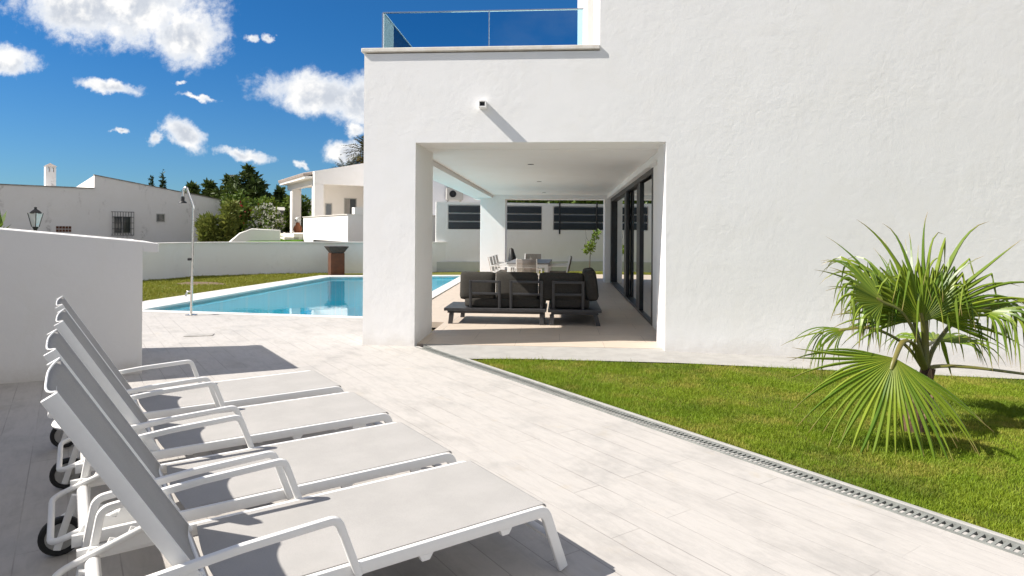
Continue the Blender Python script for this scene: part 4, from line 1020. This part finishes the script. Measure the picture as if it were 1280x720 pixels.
def smooth3(pts, k):
    out = []
    for i in range(len(pts)-1):
        p = [pts[max(0, min(len(pts)-1, i+d))] for d in (-1, 0, 1, 2)]
        for j in range(k):
            t = j/k; out.append(.5*((2*p[1])+(p[2]-p[0])*t+(2*p[0]-5*p[1]+4*p[2]-p[3])*t*t+(3*p[1]-p[0]-3*p[2]+p[3])*t**3))
    out.append(pts[-1]); return out
R95 = math.radians
frond((2.50, 4.98, .615), (-.46, -.32, -.84), (-.25, -.85, .25), .96, R95(80), .25, [(2.80, 5.28, .66), (2.62, 5.10, .72)], 1, 34, .36, .05, 0, .22, .70)
frond((2.96, 5.42, .88), (.04, .08, 1), (-.15, -1, .12), .94, R95(112), .25, [(2.95, 5.40, .65)], 2, 46, .50, .5, 0, .28, .66)
frond((2.56, 5.28, 1.0), (-.80, -.12, .48), (.35, -.70, .62), .66, R95(78), 2.2, [(2.86, 5.36, .70), (2.72, 5.32, .92)], 3, 32, .55, .5, 0, .20)
frond((2.33, 5.42, .76), (-.86, -.10, -.20), (-.2, -.45, .85), .56, R95(42), 1.6, [(2.80, 5.42, .64), (2.55, 5.42, .77)], 4, 18, .25, .3, 0, .22, .6)
frond((3.38, 5.42, .93), (.80, -.10, .30), (-.1, -.25, .95), .74, R95(95), 3.0, [(3.02, 5.42, .62), (3.20, 5.42, .86)], 5, 32, .30, .8, 0, .22, .6)
frond((4.25, 5.5, .36), (.95, .0, -.35), (.2, -.2, .9), .75, R95(95), 1.0, [(3.02, 5.40, .475), (3.30, 5.43, .47), (3.80, 5.48, .41)], 6, 30, .5, .1)
frond((2.90, 5.36, .84), (-.22, -.10, .95), (-.2, -.95, .3), .74, R95(85), .8, [(2.94, 5.40, .64)], 12, 28, .45, .6, 0, .24, .6)
frond((2.98, 5.66, .86), (-.25, .30, .90), (.1, -.9, .4), .88, R95(80), .3, [(2.96, 5.5, .62)], 7, 28, .38, .45, 0, .22, .55)
frond((2.82, 5.50, .90), (-.62, .10, .74), (.25, -.80, .5), .86, R95(46), .5, [(2.92, 5.42, .65)], 8, 16, .32, .35, 0, .22, .55)
frond((3.3, 5.9, .60), (.6, .65, .1), (-.2, -.2, .95), .70, R95(90), 1.1, [(3.05, 5.6, .58)], 10, 28, .5, .1)

# ------------------------------------------------------------------ house on the left
hA = math.atan2(.755, .656); lh = empty('old_white_house', 'weathered white house on the left with a sloping parapet and barred window', 'house', (-26.14, 34.14, 0), hA)
bm = BM()   # local x to the right along the wall, y away from the camera
box(bm, -14, 0, 0, 8, .5, 3.74)
hexa(bm, [(0, 0, .5), (7.1, 0, .5), (7.1, 8, .5), (0, 8, .5), (0, 0, 4.5), (7.1, 0, 3.33), (7.1, 1.4, 3.1), (0, 1.4, 3.70)][:4]+[(0, 0, 4.5), (7.1, 0, 3.33), (7.1, 8, 3.0), (0, 8, 3.72)])
build('wall', bm, M_['stucco_far'], lh)
bm = BM(); box(bm, -14, -.01, -.05, .25, 3.742, 3.79); hexa(bm, [(-.02, -.05, 4.505), (7.14, -.05, 3.335), (7.14, .25, 3.335), (-.02, .25, 4.505), (-.02, -.05, 4.545), (7.14, -.05, 3.375), (7.14, .25, 3.375), (-.02, .25, 4.545)])
build('roof_edge', bm, simple('dirty_coping', (.36, .33, .30), .9, var=.5, vscale=5), lh)
def window(root, x0, x1, z0, z1, bars=0, name='window'):
    wn = empty(name, None, None); wn.parent = root
    bm = BM(); t_ = .05
    box(bm, x0, x1, -.03, .02, z0, z0+t_); box(bm, x0, x1, -.03, .02, z1-t_, z1); box(bm, x0, x0+t_, -.03, .02, z0+t_, z1-t_); box(bm, x1-t_, x1, -.03, .02, z0+t_, z1-t_)
    if bars: box(bm, (x0+x1)/2-.03, (x0+x1)/2+.03, -.03, .02, z0+t_, z1-t_)
    build('window_frame', bm, M_['ac'], wn)
    bm = BM(); box(bm, x0+t_, x1-t_, -.012, -.002, z0+t_, z1-t_); build('window_pane', bm, M_['window_glass'], wn)
    if bars:
        bm = BM(); nb = 9
        for i in range(nb): x = x0-.09+(x1-x0+.18)*i/(nb-1); tube(bm, [(x, -.20, z0-.09), (x, -.20, z1+.25)], .014, 6)
        for z in (z0-.09, z0+.28, z0+.62, z1-.05, z1+.25): tube(bm, [(x0-.09, -.20, z), (x1+.09, -.20, z)], .014, 6, Vector((0, 0, 1)))
        for x in (x0-.09, x1+.09):
            for z in (z0-.09, z1+.25): tube(bm, [(x, -.20, z), (x, 0, z)], .014, 6, Vector((0, 0, 1)))
        build('window_bars', bm, M_['iron'], wn)
    return wn
window(lh, .93, 1.84, 1.22, 2.22, 1); window(lh, 3.16, 3.64, 1.92, 2.42)
bm = BM()
for i in range(5):
    for k in range(2): box(bm, -1.77+i*.142, -1.65+i*.142, -.02, .02, 1.31+k*.17, 1.45+k*.17)
build('vent_bricks', bm, M_['brick'], lh)
ch = empty('chimney', None, None); ch.parent = lh; ch.location = (-1.80, 1.6, 3.7)
bm = BM(); box(bm, -.24, .24, -.24, .24, 0, .95)
for x in (-.24, -.05, .14): box(bm, x, x+.10, -.24, .24, .951, 1.20)
box(bm, -.24, .24, -.24, .24, 1.201, 1.26); build('chimney_stack', bm, M_['stucco_far'], ch)
bm = BM(); vs = [bm.verts.new(p) for p in [(-.28, -.28, 1.262), (.28, -.28, 1.262), (.28, .28, 1.262), (-.28, .28, 1.262), (0, 0, 1.46)]]
bm.faces.new(vs[3::-1]) if False else bm.faces.new([vs[0], vs[3], vs[2], vs[1]])
for i in range(4): bm.faces.new((vs[i], vs[(i+1) % 4], vs[4]))
build('chimney_cap', bm, M_['tile_roof'], ch)
# lantern on a post behind the low wall
ln = empty('street_lantern', 'black four sided iron lantern on a post in front of the old white house', 'lantern', (-10.64, 12.25, 0))
bm = BM(); tube(bm, [(0, 0, -.1), (0, 0, 1.50)], .03, 10); build('post', bm, M_['iron'], ln)
bm = BM(); lathe(bm, [(.03, 1.50), (.05, 1.54), (.06, 1.56)], n=12); lathe(bm, [(.135, 1.83), (.14, 1.845), (.10, 1.88), (.05, 1.91), (.03, 1.925), (.035, 1.96), (0, 1.965)], n=4)
for i in range(4):
    a = PI/4+i*PI/2; tube(bm, [(math.cos(a)*.062, math.sin(a)*.062, 1.56), (math.cos(a)*.128, math.sin(a)*.128, 1.84)], .008, 6)
build('lantern_frame', bm, M_['iron'], ln)
bm = BM()
for i in range(4):
    a, b = PI/4+i*PI/2, PI/4+(i+1)*PI/2; bm.faces.new([bm.verts.new(p) for p in [(math.cos(a)*.06, math.sin(a)*.06, 1.562), (math.cos(b)*.06, math.sin(b)*.06, 1.562), (math.cos(b)*.125, math.sin(b)*.125, 1.838), (math.cos(a)*.125, math.sin(a)*.125, 1.838)]])
build('lantern_glass', bm, M_['lamp_glass'], ln)
bush('agave', 'few green leaf tips poking above the low white wall left of the lantern', 'plant', (-10.9, 11.6, .45), .30, .2, 1.05, 150, .14, M_['broad'], 81, 8, aspect=3, up=2)

# ------------------------------------------------------------------ villa with porch
vA = math.atan2(.578, .816); vl = empty('villa', 'white villa with a tiled porch roof and columns behind the pool wall', 'house', (-12.27, 31.17, 0), vA)
sv = M_['stucco_villa']
bm = BM()
prism_xz(bm, [(0, 3.82), (7, 3.82), (7, 4.45+.215*7), (0, 4.45)], 0, .35)
box(bm, 1.15, 9, 3.5, 3.8, 1.3, 4.6); box(bm, 4.2, 9, .36, 3.49, 1.3, 4.6)
build('wall', bm, sv, vl)
bm = BM(); box(bm, 0.0, .35, .352, 6.3, 3.80, 4.22); build('porch_beam', bm, sv, vl)
bm = BM(); box(bm, -.385, -.002, .352, 6.55, 4.10, 4.225); build('fascia', bm, sv, vl)
bm = BM(); hexa(bm, [(.36, .36, 4.0), (7, .36, 4.0), (7, 6.3, 4.0), (.36, 6.3, 4.0), (.36, .36, 4.05), (7, .36, 4.05), (7, 6.3, 4.05), (.36, 6.3, 4.05)]); build('porch_ceiling', bm, sv, vl)
for (x, y, s) in ((0, 0, .46), (0, 5.0, .5)):
    bm = BM(); box(bm, x+.005, x+s, y+.005, y+s*1.1, 1.2, 3.815); build('column', bm, sv, vl)
rf = BM(); hexa(rf, [(-.38, .355, 4.23), (7, .355, 4.23+.215*7.4), (7, 6.6, 4.23+.215*7.4), (-.38, 6.6, 4.23), (-.38, .355, 4.30), (7, .355, 4.30+.215*7.4), (7, 6.6, 4.30+.215*7.4), (-.38, 6.6, 4.30)])
for i in range(26):
    y = .47+i*.24; tube(rf, [(-.46, y, 4.285), (7, y, 4.285+.215*7.46)], .085, 8)
build('tile_roof', rf, M_['tile_roof'], vl)
bm = BM(); box(bm, -.62, -.36, -7.8, -.4, .3, 2.12); box(bm, -.36, 8, -7.8, -7.54, .3, 2.13); box(bm, -.37, .0, -7.83, -7.5, 2.131, 2.42); build('terrace_parapet', bm, sv, vl)
bm = BM(); box(bm, -.66, -.33, -7.82, -.38, 2.121, 2.15); box(bm, .02, 8, -7.84, -7.5, 2.131, 2.165); build('parapet_cap', bm, M_['stone_cap'], vl)
bm = BM(); box(bm, -.36, 9, -7.54, 6.4, .2, 1.35); build('terrace_base', bm, M_['stone_cap'], vl)
for i, z in enumerate((1.32, 1.15, .98)):
    bm = BM(); box(bm, -.62-.45*(i+1)+.02, -.37-.45*i, -.38, 3.2+.3*i, .3, z); build('step', bm, simple('cream_step', (.70, .65, .58), .8, var=.1), vl)
# doors and window on the porch back wall
w1 = window(vl, 2.52, 3.25, 2.3, 3.33); w1.location = (0, 3.5, 0)
w2 = window(vl, 1.45, 1.85, 1.4, 3.0, name='porch_door'); w2.location = (0, 3.5, 0)
for (x0, x1, z0, z1) in ((2.58, 2.86, 2.36, 3.27),):
    bm = BM(); box(bm, x0, x1, -.018, -.0125, z0, z1); build('curtain', bm, M_['curtain'], w1)
bm = BM()
for i in range(24): box(bm, -.635, -.622, -7.2+i*.2, -7.05+i*.2, .95, 1.06)
build('parapet_grille', bm, M_['iron'], vl)
jar = empty('clay_jar', 'orange terracotta jar holding a white globe lamp on the villa steps', 'jar', (-14.55, 34.6, 1.32))
bm = BM(); lathe(bm, [(.0, 0), (.14, 0), (.24, .16), (.22, .32), (.12, .48), (.10, .54), (.14, .58), (0, .58)], n=20); build('jar_body', bm, M_['terracotta'], jar, smooth=50)
bm = BM(); lathe(bm, [(.0, .58), (.08, .60), (.16, .70), (.16, .78), (.10, .88), (0, .90)], n=16); build('globe_shade', bm, M_['lamp_glass'], jar, smooth=60)
# shed, curved garden wall, bright lawn
sd_ = empty('garden_shed', 'small grey garden shed with a pale side behind the white flowering bush', 'shed', (-15.75, 34.3, .86), .45)
bm = BM(); box(bm, -.45, .45, -.4, .6, -.2, 1.68); build('shed_wall', bm, M_['wood_grey'], sd_)
bm = BM(); hexa(bm, [(-.52, -.47, 1.69), (.52, -.47, 1.69), (.52, .67, 1.69), (-.52, .67, 1.69), (-.52, -.47, 1.72), (.52, -.47, 1.72), (.52, .1, 1.9), (-.52, .1, 1.9)]); build('shed_roof', bm, simple('pale_shed_roof', (.42, .41, .39), .8), sd_)
bm = BM(); box(bm, -.457, -.452, -.38, .58, .02, 1.66); build('side_panel', bm, simple('pale_shed_panel', (.55, .54, .51), .8, var=.1), sd_)
bm = BM()
cw_ = [(-15.35, 28.6), (-14.95, 28.95), (-14.5, 29.15), (-13.9, 29.35), (-13.3, 29.6)]
hts = [.85, 1.35, 1.56, 1.53, 1.50]
P = [Vector((*p, 0)) for p in cw_]
A = []
for i, p in enumerate(P):
    t_ = (P[min(i+1, 4)]-P[max(i-1, 0)]).normalized(); n_ = Vector((-t_.y, t_.x, 0))*.3; h_ = hts[i]
    A.append([bm.verts.new(q) for q in [(p.x, p.y, .5), (p.x, p.y, h_), (p.x+n_.x, p.y+n_.y, h_), (p.x+n_.x, p.y+n_.y, .5)]])
for a, b in zip(A, A[1:]):
    for i in range(4): j = (i+1) % 4; bm.faces.new((a[i], a[j], b[j], b[i]))
bm.faces.new(A[0]); bm.faces.new(A[-1][::-1])
tag(build('planter_wall', bm, sv, smooth=35, bevel=.03), 'short white wall with a rounded sloping end in front of the flowering bush', 'wall')
bm = BM(); hexa(bm, [(-14.4, 27.6, .8), (-12.2, 28.3, .8), (-12.9, 33.4, .8), (-14.9, 33.4, .8), (-14.4, 27.6, .90), (-12.2, 28.3, .90), (-12.9, 33.4, 1.22), (-14.9, 33.4, 1.22)]); structure('villa_lawn', bm, M_['bright_turf'])
# stone slope seen between the porch columns and a far chimney
bm = BM(); rgs = random.Random(5)
bmesh.ops.create_icosphere(bm, subdivisions=4, radius=1)
for v_ in bm.verts: v_.co *= 1+rgs.uniform(-.03, .03); v_.co = Vector((v_.co.x*14, v_.co.y*8, v_.co.z*5.2))
o = structure('rocky_hill', bm, M_['stone']); o.location = (-24, 78, .6)
fc = empty('far_chimney', 'stubby grey stone chimney between the dark conifers', 'chimney', (-24.3, 46.0, TZ))
bm = BM(); box(bm, -.30, .30, -.3, .3, 0, 4.75); build('stack', bm, M_['stone'], fc)
bm = BM(); box(bm, -.34, .34, -.34, .34, 4.751, 4.85); build('cap', bm, M_['stone'], fc)
# date palm above the villa roof
dp = empty('date_palm', 'tall date palm whose crown rises behind the villa roof', 'palm', (-12.6, 41.1, TZ))
bm = BM(); tube(bm, [(0, 0, -.2), (.05, 0, 3), (0, 0, 6.0)], .2, 12, scale=[1.2, 1, .9]); build('trunk', bm, M_['bark'], dp)
def date_crown(root, c, R, n, seed, mat):
    rg = random.Random(seed); V = []; Fc = []
    for k in range(n):
        az = rg.uniform(0, 2*PI); el = rg.uniform(-.5, 1.35); L = R*rg.uniform(.8, 1.1); d_ = Vector((math.cos(az)*math.cos(el), math.sin(az)*math.cos(el), math.sin(el))); p = Vector(c); st = 12
        sd2 = d_.cross(Vector((0, 0, 1))).normalized()
        for i in range(st):
            d_ = (d_ + Vector((0, 0, -.09))).normalized(); p = p + d_*(L/st); ll = R*.26*math.sin(PI*(i+1.5)/(st+2))
            for s in (-1, 1):
                q = (sd2*s + d_*.7 + Vector((0, 0, rg.uniform(-.4, .2)))).normalized()*ll; w_ = d_*R*.03; j = len(V)
                V += [tuple(p-w_), tuple(p+w_), tuple(p+q)]; Fc.append((j, j+1, j+2))
    me = bpy.data.meshes.new('crown'); me.from_pydata(V, [], Fc); return link_mesh('crown', me, mat, root)
date_crown(dp, (0, 0, 5.7), 1.75, 95, 3, leaf_mat('date_palm_leaves', (.05, .06, .018), (.16, .10, .035), (.04, .055, .015), .5, .2))
dp2 = empty('date_palm', 'lower spiky palm crown left of the tall date palm above the villa roof', 'palm', (-14.1, 41.2, TZ))
bm = BM(); tube(bm, [(0, 0, -.2), (0, 0, 4.6)], .16, 12); build('trunk', bm, M_['bark'], dp2)
date_crown(dp2, (0, 0, 4.55), 1.05, 80, 5, leaf_mat('low_palm_leaves', (.035, .055, .015), (.08, .09, .02), (.04, .055, .015), .5, .2))

# ------------------------------------------------------------------ neighbouring block seen through the portico
nb = empty('neighbour_block', 'bluish white neighbouring building seen above the slatted wall', 'building', (-8.0, 29.6, 0), .30)
bm = BM(); box(bm, 0, 5.6, 0, 6, .5, 6.2); build('wall', bm, stucco('cool_white_stucco', (.70, .715, .76), rough_bump=.2), nb)
bm = BM(); box(bm, 5.61, 16, 1.0, 6, .5, 2.62); build('low_wing', bm, M_['stucco_villa'], nb)
def ac_unit(label, x, z):
    r = empty('air_conditioner', label, 'air conditioner', nb.location + Vector((math.cos(.30)*x, math.sin(.30)*x, z)), .30, 'air conditioning units on the neighbouring wall')
    bm = BM(); box(bm, -.40, .40, -.42, -.08, 0, .56); build('casing', bm, M_['ac'], r, bevel=.02)
    bm = BM(); lathe(bm, [(.0, 0), (.06, -.012), (.06, 0), (.13, .0), (.14, -.014), (.165, -.014), (.165, 0)], (-.10, -.424, .28), 24, 'Y'); build('fan_grille', bm, M_['dark_metal'], r)
    bm = BM()
    for sx in (-.3, .3): box(bm, sx-.02, sx+.02, -.42, -.01, -.06, -.012); box(bm, sx-.02, sx+.02, -.06, -.01, -.4, -.061)
    build('bracket', bm, M_['ac'], r); return r
ac_unit('lower air conditioning unit with a round black fan on the bluish wall', 3.02, 2.98)
ac_unit('upper air conditioning unit half hidden by the portico beam', 3.05, 3.62)
